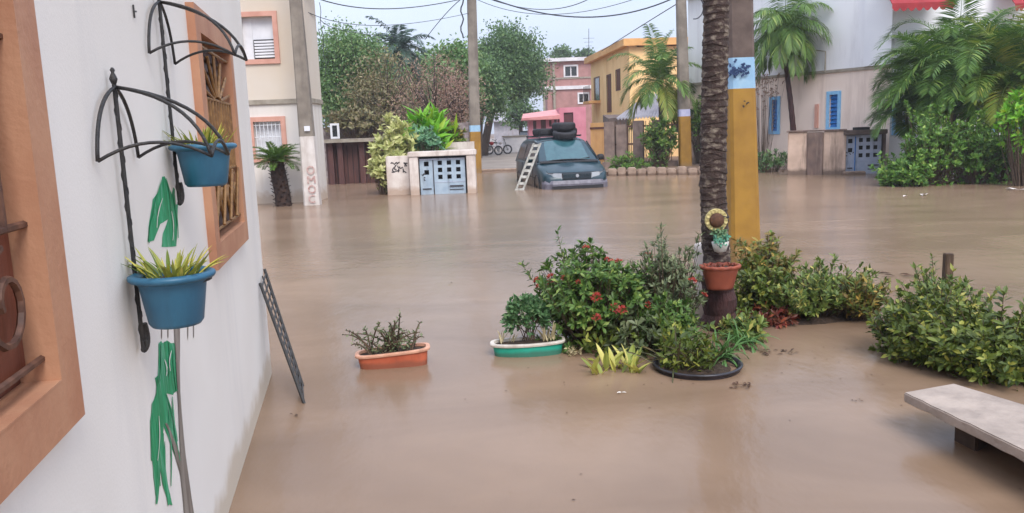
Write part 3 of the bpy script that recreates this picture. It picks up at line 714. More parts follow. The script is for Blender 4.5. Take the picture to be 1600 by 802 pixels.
for k, ch in enumerate('COMO'):
    a, z = PLp.px(488.5-1.0*k, 311-k*15); letter(PLp, a, z, .17, .18, ch, 'ink_red', lp, .035)
a, z = PLp.px(480, 201); MB().slab(PLp, a-.07, a+.07, z-.06, z+.06, .002, .02).build('number_plate', 'blind_white', lp)
mp_, msec = pole(744, 271, 737, 0, .46, .36, 33, [(206, 'pole_yellow', 'yellow_base'), (196, 'band_blue', 'painted_band')], 'concrete pole with yellow base left of the parked van', top=9.5)
rp, rsec = pole(1071, 264, 1064, 0, .46, .33, 30, [(182, 'pole_yellow', 'yellow_base'), (171, 'band_lilac', 'painted_band')], 'concrete pole with yellow base behind the small coconut palm', top=9)
np_, nsec = pole(1162, 400, 1154, 0, .36, .27, 9.5, [(139, 'pole_yellow', 'yellow_base'), (91, 'band_blue', 'painted_band')], 'thick utility pole painted yellow and pale blue behind the ringed palm trunk', top=8)
YB = 9.5-.3*.4-.02
PLn = Plane((2, YB), (4, YB))
a0, z0 = PLn.px(1140, 118); a1, z1 = PLn.px(1166, 97)
scribble(PLn, a0, a1, z0, z1, 30, .026, 'ink_blue', 'painted_letter', np_, seed=4)
a, z = PLn.px(1165, 163); scribble(PLn, a-.04, a+.05, z-.03, z+.04, 5, .016, 'ink_dark', 'painted_letter', np_, off=.02, seed=9)

# ------------------------------------------------------------------ meter cabinets
def cabinet(pl, x0, x1, y0, y1, label, posts, dm, split, seed):
    a0, _ = pl.px(x0, (y0+y1)/2); a1, _ = pl.px(x1, (y0+y1)/2); zt = pl.px((x0+x1)/2, y0)[1]; zb = -.4
    cb = thing('meter_cabinet', pl.pt((a0+a1)/2, -.4), label, 'cabinet')
    pw = .24 if posts else .04
    cm_ = 'weathered_white' if posts else 'concrete_dark'
    for s, e in ((a0, a0+pw), (a1-pw, a1)): MB().slab(pl, s, e, zb, zt-.14, -.6, 0).build('post', cm_, cb, bevel=.012)
    MB().slab(pl, a0-.03, a1+.03, zt-.138, zt, -.62, .03).build('top_slab', cm_, cb, bevel=.015)
    MB().slab(pl, a0+pw, a1-pw, zb, zt-.14, -.58, -.3).build('back_panel', 'dark_gap', cb)
    d0, d1 = a0+pw+.03, a1-pw-.05; top = zt-.2 if posts else zt-.15; sp = d0+(d1-d0)*split; of = -.12
    q = Plane(pl.pt(0, 0, of).xy, pl.pt(1, 0, of).xy)
    def holes(l, r_, n, zl, zh, rows, hs):
        hh = []
        for i in range(n):
            for j in range(rows):
                ca, cz = l+(i+.5)*(r_-l)/n, zl+(j+.5)*(zh-zl)/rows; hh.append((ca-hs, ca+hs, cz-hs, cz+hs))
        return hh
    H = top-0
    dl = wall_open(MB(), q, d0, sp-.012, zb, top-.04, holes(d0, sp, 1, H*.5, H*.97, 2, .065), .03, .03, False).build('door', dm, cb)
    dr = wall_open(MB(), q, sp+.012, d1, zb, top-.04, holes(sp+.06, d1-.06, 3, H*.38, H*.97, 3, .06), .03, .03, False).build('door', dm, cb)
    MB().slab(q, sp+.03, d1-.02, H*.33, H*.345, .001, .012).build('trim_strip', 'door_metal_dull', dr)
    MB().slab(q, sp+(d1-sp)*.5, d1-.06, H*.2, H*.235, .001, .03).build('bolt_bar', 'ink_dark', dr)
    MB().slab(q, sp+(d1-sp)*.5, d1-.06, H*.11, H*.13, .001, .02).build('bolt_bar', 'ink_dark', dr)
    MB().slab(q, d0+.06, sp-.07, H*.14, H*.17, .001, .02).build('bolt_bar', 'ink_dark', dl)
    MB().slab(q, d0, d1, top-.038, top-.002, -.03, .015).build('header_rail', 'door_metal_dull', cb)
    MB().slab(q, sp-.012, sp+.012, zb, top-.041, -.02, .02).build('centre_post', 'ink_dark' if posts else 'window_blue', cb)
    scribble(q, d0+.05, d0+.22, H*.42, H*.62, 5, .03, 'ink_dark', 'graffiti', dl, seed=seed)
    return cb
CP = Plane((-3.2, 22.04), (-.9, 22.04))
cabinet(CP, 640, 743, 236, 305, 'pale blue metal meter cabinet set in a white concrete frame beside the van', True, 'door_metal', .3, 3)
WP = Plane((-3.6, 22.4), (-2, 22.4))
wl = thing('low_wall', WP.pt(0, -.4), 'short white wall with graffiti left of the concrete framed cabinet', 'wall')
a0 = WP.px(604, 275)[0]; a1 = WP.px(640, 275)[0]; zt = WP.px(622, 244)[1]
MB().slab(WP, a0, a1, -.4, zt, -.18, 0).build('wall_panel', 'weathered_white', wl, bevel=.02)
scribble(WP, a0+.2, a1-.05, zt*.5, zt*.85, 16, .03, 'ink_dark', 'graffiti', wl, seed=12)
# wall behind cabinet
BW = Plane((-2.2, 25), (-.9, 25))
MB().slab(BW, 0, BW.px(741, 230)[0], -.4, BW.px(720, 222)[1], -.2, 0).build('garden_wall', 'weathered_white')
tag(bpy.data.objects['garden_wall'], 'low pale garden wall seen behind the blue cabinet', 'wall')
# ------------------------------------------------------------------ brown shed and stone wall behind
SP = Plane((-8, 28.5), (-3, 28.5))
sh = thing('shed', SP.pt(1, -.4), 'low dark brown shed with flat roof between the cream building and the shrubs', 'shed')
a0 = SP.px(508, 250)[0]; a1 = SP.px(602, 250)[0]; zt = SP.px(560, 222)[1]
MB().slab(SP, a0, a1, -.4, zt, -2, -.25).build('wall', 'shed_brown', sh)
for x in (517, 532, 566, 598): a = SP.px(x, 250)[0]; MB().slab(SP, a-.09, a+.09, -.4, zt, -.249, 0).build('post', 'shed_brown', sh)
for k in range(9):
    a = a0+.35+k*(a1-a0-.4)/9; MB().slab(SP, a, a+.015, -.3, zt-.1, -.248, -.235).build('board_joint', 'dark_gap', sh)
MB().slab(SP, a0-.1, a1+.1, zt+.002, zt+.12, -2.2, .25).build('roof', 'grey_ledge', sh)
BP = Plane((-10, 33), (-1, 33))
MB().slab(BP, 0, BP.px(734, 220)[0], -.4, BP.px(580, 197)[1], -.3, 0).build('stone_wall', 'stone_wall')
tag(bpy.data.objects['stone_wall'], 'long grey stone boundary wall behind the brown shed', 'wall')
fw = thing('window_frame', P(523, 218, 28.3), 'small white window frame standing on the brown shed roof', 'frame')
FP = Plane((-8, 28.3), (-3, 28.3)); a0, a1, z0, z1 = rect(FP, 516, 193, 530, 217)
q = MB(); q.slab(FP, a0, a1, z1-.07, z1, -.05, 0); q.slab(FP, a0, a1, z0, z0+.07, -.05, 0); q.slab(FP, a0, a0+.07, z0+.07, z1-.07, -.05, 0); q.slab(FP, a1-.07, a1, z0+.07, z1-.07, -.05, 0)
q.build('frame', 'blind_white', fw); MB().slab(FP, a0+.07, a1-.07, z0+.07, z1-.07, -.04, -.03).build('pane', 'dark_glass', fw)

# ------------------------------------------------------------------ street end: brown house, pink house, shed, wall, car
BB = Plane((P(846, 150, 72).x, 72), (P(940, 150, 72).x, 72))
bb = thing('brick_building', BB.pt(2, .1), 'tall brownish pink building with white roof slab at the end of the street', 'building')
zt = BB.px(890, 96)[1]; zm = BB.px(890, 137)[1]; h1 = rect(BB, 883, 104, 901, 119); h2 = rect(BB, 905, 147, 919, 160)
wall_open(MB(), BB, -.2, BB.len, zm+.15, zt, [h1], .2, 8).build('upper_wall', 'brown_brick', bb)
wall_open(MB(), BB, .5, BB.len, 0, zm-.15, [h2], .2, 8).build('lower_wall', 'brown_brick', bb)
MB().slab(BB, .1, BB.len, zm-.148, zm+.148, -8, .15).build('ledge', 'slab_white', bb)
MB().slab(BB, -.4, BB.len+.2, zt+.002, zt+.3, -8.2, .4).build('roof', 'slab_white', bb)
zmm = BB.px(890, 122)[1]; MB().slab(BB, -.2, BB.len, zmm-.08, zmm+.06, -.1, .06).build('ledge', 'grey_ledge', bb)
for h in (h1, h2):
    wn = MB().slab(BB, h[0], h[1], h[2], h[3], -.198, -.15).build('window', 'dark_glass', bb); surround(BB, *h, .14, .06, 'slab_white', wn)
    MB().slab(BB, (h[0]+h[1])/2-.05, (h[0]+h[1])/2+.05, h[2], h[3], -.149, -.05).build('mullion', 'slab_white', wn)
for x in (850, 866): a = BB.px(x, 150)[0]; MB().slab(BB, a-.1, a+.1, 0, zt, .002, .2).build('pilaster', 'grey_ledge', bb)
an = thing('antenna', P(920, 92, 75), 'thin antenna mast on the roof of the tall brownish building', 'antenna')
MB().tube([P(920, 96, 75), P(920, 45, 75)], .025, 5).build('mast', 'cable', an)
for dz, wd in ((60, .5), (66, .4), (72, .3)): c = P(920, dz, 75); MB().tube([c-V((wd, 0, 0)), c+V((wd, 0, 0))], .015, 4).build('dipole', 'cable', an)
KP = Plane((P(826, 190, 58).x, 58), (P(907, 190, 58).x, 58))
kh = thing('pink_house', KP.pt(1, .1), 'low bright pink house with sloping salmon roof behind the van', 'house')
zt = KP.px(850, 183)[1]; hh = [rect(KP, *r) for r in ((833, 189, 838, 205), (845, 186, 853, 203), (858, 188, 862, 198), (866, 187, 870, 197))]
a872 = KP.px(872, 190)[0]
wall_open(MB(), KP, 0, a872, 0, zt-.2, hh, .2, 4).build('wall', 'pink_plaster', kh)
for h in hh: MB().slab(KP, h[0], h[1], h[2], h[3], -.198, -.12).build('window', 'shed_brown', kh)
r_ = MB(); r_.hexa([KP.pt(-.5, zt-.19, .6), KP.pt(a872+.1, zt-.19, .6), KP.pt(a872+.1, zt-.19, -4.2), KP.pt(-.5, zt-.19, -4.2), KP.pt(-.5, zt-.05, .6), KP.pt(a872+.1, zt+.1, .6), KP.pt(a872+.1, zt+.6, -4.2), KP.pt(-.3, zt+.35, -4.2)]); r_.build('roof', 'pink_roof', kh)
zz = KP.px(890, 168)[1]; hh = rect(KP, 881, 176, 896, 198)
wall_open(MB(), KP, a872+.11, KP.len+.4, 0, zz, [hh], .2, 4).build('side_wall', 'pink_plaster', kh)
MB().slab(KP, *hh, -.198, -.12).build('window', 'maroon', kh)
# distant shed, wall, car, motorcycles
GP = Plane((P(772, 205, 75).x, 75), (P(818, 205, 75).x, 75))
gs = thing('grey_shed', GP.pt(1, .2), 'pale grey shed with pitched roof at the far end of the street', 'shed')
zt = GP.px(795, 190)[1]; zp = GP.px(795, 172)[1]
MB().slab(GP, 0, GP.len, 0, zt, -4, 0).build('wall', 'corrugated', gs)
MB().hexa([GP.pt(-.4, zt+.002, .5), GP.pt(GP.len+.4, zt+.002, .5), GP.pt(GP.len+.4, zt+.002, -4.5), GP.pt(-.4, zt+.002, -4.5), GP.pt(-.3, zt+.12, .5), GP.pt(GP.len+.3, zt+.12, .5), GP.pt(GP.len*.7, zp+.6, -2), GP.pt(GP.len*.3, zp+.6, -2)]).build('roof', 'corrugated', gs)
DP = Plane((P(786, 230, 57).x, 57), (P(823, 230, 57).x, 57))
dw = thing('white_wall_block', DP.pt(0, .1), 'plain white low wall at the roadside far behind the van', 'wall')
MB().slab(DP, 0, DP.len, 0, DP.px(804, 214)[1], -.25, 0).build('wall_panel', 'slab_white', dw, bevel=.02); MB().slab(DP, -.05, DP.len+.05, DP.px(804, 214)[1]+.002, DP.px(804, 212)[1], -.3, .05).build('coping', 'grey_ledge', dw)
def simple_car(loc, rz, label, paint):
    c = thing('parked_car', loc, label, 'car'); M_ = Matrix.Translation(loc)@Matrix.Rotation(rz, 4, 'Z')
    def loft(secs, nm, mt, par=None):
        m_ = MB()
        for (y, hw, zb, zt_) in secs: m_.v += [M_@V(p) for p in ((-hw, y, zb), (-hw*1.02, y, (zb+zt_)/2), (-hw*.94, y, zt_), (hw*.94, y, zt_), (hw*1.02, y, (zb+zt_)/2), (hw, y, zb))]
        for i in range(len(secs)-1):
            for j in range(6): a, b = i*6+j, i*6+(j+1) % 6; m_.f.append((a, b, b+6, a+6))
        m_.f += [tuple(range(6))[::-1], tuple(range(len(m_.v)-6, len(m_.v)))]
        return m_.build(nm, mt, par or c, smooth=False, fix=True)
    loft([(0, .72, .3, .66), (.15, .82, .25, .78), (1.1, .86, .22, .92), (3.4, .86, .22, .95), (4.1, .82, .25, .9), (4.25, .74, .35, .8)], 'body', paint)
    loft([(1.0, .76, .9, .93), (1.7, .7, .9, 1.38), (2.9, .68, .9, 1.42), (3.7, .74, .9, .96)], 'cabin', 'dark_glass')
    loft([(1.65, .6, 1.385, 1.42), (2.9, .58, 1.425, 1.45)], 'roof', paint)
    for s in (-1, 1):
        for y in (.8, 3.4):
            MB().tube([M_@V((s*.7, y, .32)), M_@V((s*.88, y, .32))], .32, 14).build('wheel', 'black_rubber', c)
        MB().box(-.12, .12, 0, .05, -.07, .07)
        h = MB(); p = [M_@V((s*.55+dx, -.02+dy, .6+dz)) for dz in (-.07, .07) for dx, dy in ((-.14, 0), (.14, 0), (.14, .06), (-.14, .06))]; h.hexa(p); h.build('headlight', 'lamp_clear', c)
    return c
cp = P(822, 208, 62); simple_car(V((cp.x, 61, gz(62)+.03)), R(-8), 'dark green parked car far down the street above the van roof', 'van_paint')
def motorcycle(loc, rz, label, paint):
    c = thing('motorcycle', loc, label, 'motorcycle', 'motorcycles parked by the far roadside'); M_ = Matrix.Translation(loc)@Matrix.Rotation(rz, 4, 'Z')
    for y in (-.62, .62):
        ring = [M_@V((0, y+math.cos(t)*.27, .3+math.sin(t)*.27)) for t in [i*2*math.pi/16 for i in range(17)]]
        w_ = MB().tube(ring, .05, 6).build('wheel', 'black_rubber', c)
        MB().tube([M_@V((-.06, y, .3)), M_@V((.06, y, .3))], .08, 8).build('hub', 'steel', w_)
    MB().tube([M_@V((0, -.62, .3)), M_@V((0, -.42, .95))], .03, 6).build('fork', 'steel', c)
    MB().tube([M_@V((-.33, -.36, 1.0)), M_@V((0, -.44, .95)), M_@V((.33, -.36, 1.0))], .02, 6).build('handlebar', 'black_rubber', c)
    MB().lathe([(.02, 0), (.12, .06), (.16, .14), (.12, .22), (.03, .26)], M_@V((0, -.15, .62)), 10, 1, 1.6).build('fuel_tank', paint, c, smooth=True)
    MB().hexa([M_@V(p) for p in ((-.1, .05, .7), (.1, .05, .7), (.12, .75, .76), (-.12, .75, .76), (-.09, .05, .8), (.09, .05, .8), (.11, .75, .86), (-.11, .75, .86))]).build('seat', 'black_rubber', c, bevel=.02)
    MB().lathe([(.05, 0), (.16, .04), (.16, .25), (.08, .3)], M_@V((0, 0, .28)), 10, .8, 1.2).build('engine', 'steel', c)
    return c
for i, (x, y, lb_, pt_) in enumerate(((767, 240, 'red motorcycle nearest the yellow pole in the far street', 'awning_red'), (779, 236, 'pale motorcycle beside the low white wall in the far street', 'slab_white'))):
    q = P(x, y, 55); motorcycle(V((q.x, 52+2*i, gz(53)+.031)), R(65+30*i), lb_, pt_)

# ------------------------------------------------------------------ orange house (right side of the far street)
oA, oB = P(924, 150, 51), P(984, 150, 41)
OP = Plane((oA.x, 51), (oB.x, 41)); OQ = Plane((oB.x, 41), (oB.x+7.5, 41.6))
oh = thing('orange_house', OP.pt(5, .1), 'two storey orange house with brown doors on the right of the far street', 'house')
zt = OP.px(984, 72)[1]; hh = [rect(OP, 929, 122, 937, 158), rect(OP, 949, 118, 955, 174), rect(OP, 963, 110, 969, 140)]
wall_open(MB(), OP, 0, OP.len, 0, zt, hh, .2, .4).build('wall', 'orange_plaster', oh)
wall_open(MB(), OQ, .002, OQ.len, 0, zt-.05, [], .2, 8).build('front_wall', 'orange_plaster', oh)
for h, mt in zip(hh, ('dark_glass', 'door_brown', 'door_brown')):
    wn = MB().slab(OP, h[0], h[1], h[2], h[3], -.198, -.015).build('door' if h[3]-h[2] > 1.6 and mt == 'door_brown' else 'window', mt, oh); surround(OP, *h, .06, .03, 'door_brown', wn)
MB().slab(OP, -.3, OP.len+.3, zt+.002, zt+.35, -.5, .35).build('cornice', 'orange_trim', oh)
MB().slab(OQ, .3, OQ.len+.2, zt+.002, zt+.34, -8, .3).build('roof', 'orange_trim', oh)
h = hh[0]; MB().slab(OP, h[0]-.2, h[1]+.2, h[2]-.15, h[2], .002, .7).build('balcony', 'orange_trim', oh)
for k in range(6): a = h[0]-.15+k*(h[1]-h[0]+.3)/5; MB().tube([OP.pt(a, h[2], .65), OP.pt(a, h[2]+.9, .65)], .02, 5).build('baluster', 'black_iron', oh)
# lean-to roof, fence, gate, kerb stones in front of the orange house
lt = thing('lean_to_roof', P(985, 200, 36.5), 'sloping grey corrugated lean to roof beside the small coconut palm', 'roof')
p0, p1 = P(962, 186, 35), P(1034, 182, 35); p2, p3 = P(1040, 146, 38), P(1012, 148, 38)
N_ = 14; cm_ = MB()
for i in range(N_*4+1):
    t = i/(N_*4); a = p0.lerp(p1, t)+V((0, 0, .05*math.sin(i*math.pi/2))); b = p3.lerp(p2, t)+V((0, 0, .05*math.sin(i*math.pi/2))); cm_.v += [a, b, a-V((0, 0, .02)), b-V((0, 0, .02))]
for i in range(N_*4): k = i*4; cm_.f += [(k, k+4, k+5, k+1), (k+2, k+3, k+7, k+6), (k, k+2, k+6, k+4), (k+1, k+5, k+7, k+3)]
cm_.build('sheet', 'corrugated', lt)
for q in (p0, p1): MB().tube([V((q.x, q.y+.15, 0)), q+V((0, .15, -.08))], .05, 6).build('post', 'fence_stone', lt)
dk = P(946, 186, 38); ek = P(985, 184, 36)
MB().hexa([V((dk.x, 37, dk.z-.35)), V((ek.x, 36.4, dk.z-.35)), V((ek.x, 39, dk.z-.35)), V((dk.x, 39, dk.z-.35)), V((dk.x, 37, dk.z)), V((ek.x, 36.4, dk.z+.05)), V((ek.x, 39, dk.z+.2)), V((dk.x, 39, dk.z+.2))]).build('porch_canopy', 'concrete_dark')
tag(bpy.data.objects['porch_canopy'], 'dark concrete porch canopy at the foot of the orange house', 'canopy')
FPn = Plane((P(936, 240, 31).x, 31), (P(1058, 240, 30.2).x, 30.2))
fe = thing('garden_fence', FPn.pt(1, 0), 'grey brown pillared fence with iron rails behind the row of kerb stones', 'fence')
zf = FPn.px(990, 194)[1]
for x in (952, 971, 997, 1027): a = FPn.px(x, 230)[0]; MB().slab(FPn, a-.2, a+.2, -.2, zf+(0.12 if x != 971 else 0), -.4, 0).build('pillar', 'fence_stone', fe, bevel=.02)
for zz in (zf-.12, zf*.55): MB().slab(FPn, .3, FPn.len, zz, zz+.07, -.22, -.16).build('rail', 'rust_iron', fe)
for k in range(18): a = .4+k*(FPn.len-.5)/18; MB().slab(FPn, a, a+.025, .2, zf+.1, -.2, -.175).build('bar', 'rust_iron', fe)
MB().slab(FPn, .1, FPn.len, -.2, .32, -.38, -.05).build('plinth', 'fence_stone', fe)
YG = Plane((P(923, 230, 33).x, 33), (P(947, 230, 32).x, 32))
yg = thing('yellow_gate', YG.pt(0, 0), 'yellow sheet metal gate just right of the van roof', 'gate')
z_ = YG.px(935, 192)[1]
for k in range(5): MB().slab(YG, k*YG.len/5+.005, (k+1)*YG.len/5-.005, .1, z_, -.04, 0).build('board', 'orange_trim', yg)
MB().slab(YG, 0, YG.len, z_-.25, z_-.17, .001, .03).build('rail', 'door_brown', yg); MB().slab(YG, 0, YG.len, .4, .48, .001, .03).build('rail', 'door_brown', yg)
mg = Plane((P(1076, 230, 32.2).x, 32.2), (P(1130, 230, 32.2).x, 32.2)); gt = thing('maroon_gate', mg.pt(0, 0), 'dark maroon gate between the yellow based pole and the palm trunk', 'gate')
z_ = mg.px(1090, 192)[1]
for k in range(7): MB().slab(mg, k*mg.len/7+.008, (k+1)*mg.len/7-.008, .05, z_, -.05, 0).build('board', 'maroon', gt)
MB().slab(mg, 0, mg.len, z_-.2, z_-.12, .001, .04).build('rail', 'maroon', gt)
kl = G(950, 275.5); kr = G(1108, 273)
nk = 10
for k in range(nk):
    a, b = kl.lerp(kr, k/nk), kl.lerp(kr, (k+.86)/nk); h = .24+rnd(-.03, .04); dpt = V((.05, .32, 0)); t = V((0, 0, h)); j = V((0, rnd(-.05, .05), 0)); dn = V((0, 0, -.3))
    o = MB().hexa([a+j+dn, b+j+dn, b+dpt+j+dn, a+dpt+j+dn, a+j+t, b+j+t*rnd(.9, 1.05), b+dpt+j+t, a+dpt+j+t]).build('kerb_stone', 'kerb', bevel=.03)
    if k == 0: lab = 'leftmost pale kerb stone, right beside the van'
    elif k == nk-1: lab = 'kerb stone at the right end of the row, behind the palm trunk'
    else: lab = 'pale kerb stone, %s from the van in the row along the garden fence' % ('second', 'third', 'fourth', 'fifth', 'sixth', 'seventh', 'eighth', 'ninth')[k-1]
    tag(o, lab, 'kerb stone', 'row of kerb stones at the water edge')
# planted strip of ground behind the kerb stones
st_ = MB(); st_.hexa([kl+V((0, .33, -.3)), kr+V((1.5, .33, -.3)), V((9, 36, -.3)), V((3.2, 36, -.3)), kl+V((0, .33, .13)), kr+V((1.5, .33, .13)), V((9, 36, .12)), V((3.2, 36, .12))])
tag(st_.build('verge', 'mud'), kind='structure')

# ------------------------------------------------------------------ pale house on the right
rA, rB = P(1170, 150, 29.2), P(1392, 150, 24.6)
RP = Plane((rA.x, 29.2), (rB.x, 24.6)); RQ = Plane((rB.x, 24.6), (rB.x+9, 24.9))
rh = thing('pale_house', RP.pt(3, -.3), 'two storey house, beige below and pale blue above, with small blue windows', 'house')
zl = RP.px(1350, 107)[1]
wb = [rect(RP, 1206, 156, 1215, 205), rect(RP, 1296, 148, 1309, 199)]
wall_open(MB(), RP, -3, RP.len, -.4, zl-.05, wb, .15, 5).build('lower_wall', 'beige_plaster', rh)
wall_open(MB(), RP, -3, RP.px(1353, 60)[0], zl+.05, zl+3.2, [], .15, 5).build('upper_wall', 'ice_plaster', rh)
MB().slab(RP, -3, RP.len+.03, zl-.048, zl+.048, -5, .05).build('ledge', 'grey_ledge', rh)
MB().slab(RP, RP.px(1353, 60)[0]+.002, RP.len+.02, zl+.05, zl+4.2, -5, .1).build('stair_tower', 'bright_plaster', rh)
for h in wb:
    wn = MB().slab(RP, h[0], h[1], h[2], h[3], -.148, -.1).build('window', 'window_blue', rh); surround(RP, *h, .11, .03, 'window_sky', wn)
    nl = 8
    for k in range(nl): zz = h[2]+k*(h[3]-h[2])/nl; MB().hexa([RP.pt(h[0], zz, -.04), RP.pt(h[1], zz, -.04), RP.pt(h[1], zz+.01, -.05), RP.pt(h[0], zz+.01, -.05), RP.pt(h[0], zz+.09, -.095), RP.pt(h[1], zz+.09, -.095), RP.pt(h[1], zz+.1, -.09), RP.pt(h[0], zz+.1, -.09)]).build('louvre', 'window_blue', wn)
wr = rect(RQ, 1548, 148, 1600, 200); wr2 = rect(RQ, 1399, 160, 1412, 206)
wall_open(MB(), RQ, .002, RQ.len, -.4, 6.6, [wr, wr2], .15, .3).build('front_wall', 'bright_plaster', rh)
for h in (wr, wr2): wn = MB().slab(RQ, h[0], h[1], h[2], h[3], -.148, -.1).build('window', 'dark_glass', rh); surround(RQ, *h, .1, .04, 'window_sky', wn)
MB().slab(RP, -3.2, RP.px(1353, 60)[0], zl+3.202, zl+3.4, -5.2, .2).build('roof', 'ice_plaster', rh)
a = RP.px(1277, 170)[0]; MB().slab(RP, a-.06, a+.06, RP.px(1277, 200)[1], RP.px(1277, 163)[1], .001, .06).build('pipe_box', 'pink_trim', rh)
a = RP.px(1291, 97)[0]; MB().tube([RP.pt(a, zl, .05), RP.pt(a, zl+.65, .05), RP.pt(a-.35, zl+.72, .06)], .02, 6).build('pipe', 'grey_ledge', rh)
for i, (x0, x1, lab) in enumerate(((1394, 1492, 'red scalloped awning over the palms at the top right'), (1586, 1640, 'red awning at the right edge of the picture'))):
    a0, a1 = RQ.px(x0, 5, 1)[0], RQ.px(x1, 5, 1)[0]; zb = RQ.px(x0, 14, 1.0)[1]; zt = zb+1.1
    aw = thing('awning', RQ.pt(a0, zb, .01), lab, 'awning'); m_ = MB()
    m_.hexa([RQ.pt(a0, zt-.03, .02), RQ.pt(a1, zt-.03, .02), RQ.pt(a1, zb+.12, 1), RQ.pt(a0, zb+.12, 1), RQ.pt(a0, zt, .02), RQ.pt(a1, zt, .02), RQ.pt(a1, zb+.15, 1), RQ.pt(a0, zb+.15, 1)]); m_.build('canvas', 'awning_red', aw)
    n_ = 8; v_ = MB()
    for k in range(n_):
        b0, b1 = a0+k*(a1-a0)/n_, a0+(k+1)*(a1-a0)/n_
        for j in range(4):
            c0, c1 = b0+j*(b1-b0)/4, b0+(j+1)*(b1-b0)/4; d0, d1 = .1*math.sin(math.pi*j/4), .1*math.sin(math.pi*(j+1)/4)
            v_.add([RQ.pt(c0, zb+.15, 1.004), RQ.pt(c1, zb+.15, 1.004), RQ.pt(c1, zb+.02-d1, 1.01), RQ.pt(c0, zb+.02-d0, 1.01)], [(0, 1, 2, 3)])
    v_.build('valance', 'awning_red', aw)
# gate wall and second cabinet on the right
gA, gB = G(1230, 274), G(1318, 273)
GW = Plane(gA.xy, gB.xy); gw = thing('stained_wall', GW.pt(0, -.4), 'low beige wall with dark run stains left of the grey blue cabinet', 'wall')
zt = GW.px(1270, 206)[1]
a1 = GW.px(1261, 240)[0]; a2 = GW.px(1286, 240)[0]
MB().slab(GW, 0, a1, -.4, zt, -.25, 0).build('wall_panel', 'weathered_beige', gw, bevel=.02)
MB().slab(GW, a1+.002, a2-.002, -.4, zt-.02, -.3, .06).build('pillar', 'stain_concrete', gw, bevel=.02)
MB().slab(GW, a2, GW.len+.05, -.4, zt, -.25, 0).build('wall_panel', 'weathered_beige', gw, bevel=.02)
MB().slab(GW, -.04, GW.len+.06, zt+.002, zt+.05, -.3, .05).build('coping', 'stain_concrete', gw, bevel=.01)
cA, cB = G(1318, 273), G(1386, 271)
QP = Plane(cA.xy, cB.xy)
c2 = cabinet(QP, 1319, 1384, 203, 270, 'grey blue metal meter cabinet with slab roof beside the large shrubs', False, 'door_metal_dull', .27, 8)
MB().slab(QP, -.05, .55, -.4, .1, .02, .3).build('step', 'kerb', c2, bevel=.02)
tb = QP.px(1350, 199); MB().slab(QP, tb[0]-.2, tb[0]+.2, QP.px(1350, 203)[1]+.002, QP.px(1350, 203)[1]+.08, -.4, -.1).build('box_on_top', 'dark_gap', c2)

# ------------------------------------------------------------------ the van
vA, vB = V((.956, 22.25, 0)), V((2.827, 22.54, 0)); vx = (vB-vA).normalized(); vy = V((-vx.y, vx.x, 0)); vc = (vA+vB)/2; VZ = -.33
def vm(x, y, z): return V((vc.x, vc.y, VZ))+vx*x+vy*y+V((0, 0, z))
van = thing('minivan', vm(0, 2.3, 0), 'dark teal minivan standing in the flood with tyres on its roof', 'van')
def lerp_tab(tab, y):
    for (a, b) in zip(tab[:-1], tab[1:]):
        if a[0] <= y <= b[0]: t = (y-a[0])/(b[0]-a[0]); return [p+(q-p)*t for p, q in zip(a[1:], b[1:])]
    return list(tab[-1][1:])
btab = [(0, .78, .62, .40), (.08, .86, .72, .30), (.22, .92, .80, .24), (.5, .96, .90, .22), (.95, .98, 1.02, .22), (1.4, .985, 1.05, .22), (4.3, .985, 1.06, .22), (4.6, .95, 1.06, .28), (4.75, .90, 1.04, .34)]
vb = MB(); K = 11; ysn = [0, .08, .22, .36, .5, .72, .95, 1.15, 1.4, 2, 2.7, 3.5, 4.0, 4.3, 4.6, 4.75]
for y in ysn:
    hw, zt, zb = lerp_tab(btab, y)
    half = [(hw*.90, zb), (hw*.985, zb+(zt-zb)*.25), (hw, zb+(zt-zb)*.55), (hw*.985, zt-.07), (hw*.93, zt-.012), (0, zt+.035)]
    vb.v += [vm(x, y, z) for x, z in half]+[vm(-x, y, z) for x, z in half[-2::-1]]
for i in range(len(ysn)-1):
    for j in range(K-1): a = i*K+j; vb.f.append((a, a+1, a+K+1, a+K))
    vb.f.append((i*K+K-1, i*K, (i+1)*K, (i+1)*K+K-1))
vb.f += [tuple(range(K)), tuple(range(len(vb.v)-K, len(vb.v)))]
vbody = vb.build('body', 'van_paint', van, smooth=True, fix=True)
ctab = [(.92, 1.03), (1.05, 1.12), (1.75, 1.60), (1.95, 1.68), (2.4, 1.73), (3.6, 1.73), (4.3, 1.69), (4.55, 1.58), (4.74, 1.04)]
def cw(z): return .945-max(0, z-1.0)*.33
cb_ = MB(); Kc = 7
for y, zr in ctab:
    zs = max(1.005, zr-.07); half = [(cw(1.0), .98), (cw(zs), zs), (cw(zs)-.10, max(1.01, zr-.012)), (0, zr+.02)]
    cb_.v += [vm(x, y, z) for x, z in half]+[vm(-x, y, z) for x, z in half[-2::-1]]
for i in range(len(ctab)-1):
    for j in range(Kc-1): a = i*Kc+j; cb_.f.append((a, a+1, a+Kc+1, a+Kc))
cb_.f += [tuple(range(Kc)), tuple(range(len(cb_.v)-Kc, len(cb_.v)))]
cab = cb_.build('cabin', 'van_paint', van, smooth=False, fix=True)
ws = MB(); nw = 8
for i in range(7):
    t = i/6; y = .98+t*.86; z = lerp_tab(ctab, y)[0]
    for j in range(nw+1):
        u = j/nw*2-1; x = u*(cw(z)-.055); ws.v.append(vm(x, y-.02+.07*u*u*(1-t*.4)-.0, z+.03+.012*(1-u*u)-.05*u*u))
for i in range(6):
    for j in range(nw): a = i*(nw+1)+j; ws.f.append((a, a+1, a+nw+2, a+nw+1))
wsc = ws.build('windscreen', 'van_glass', van, smooth=True)
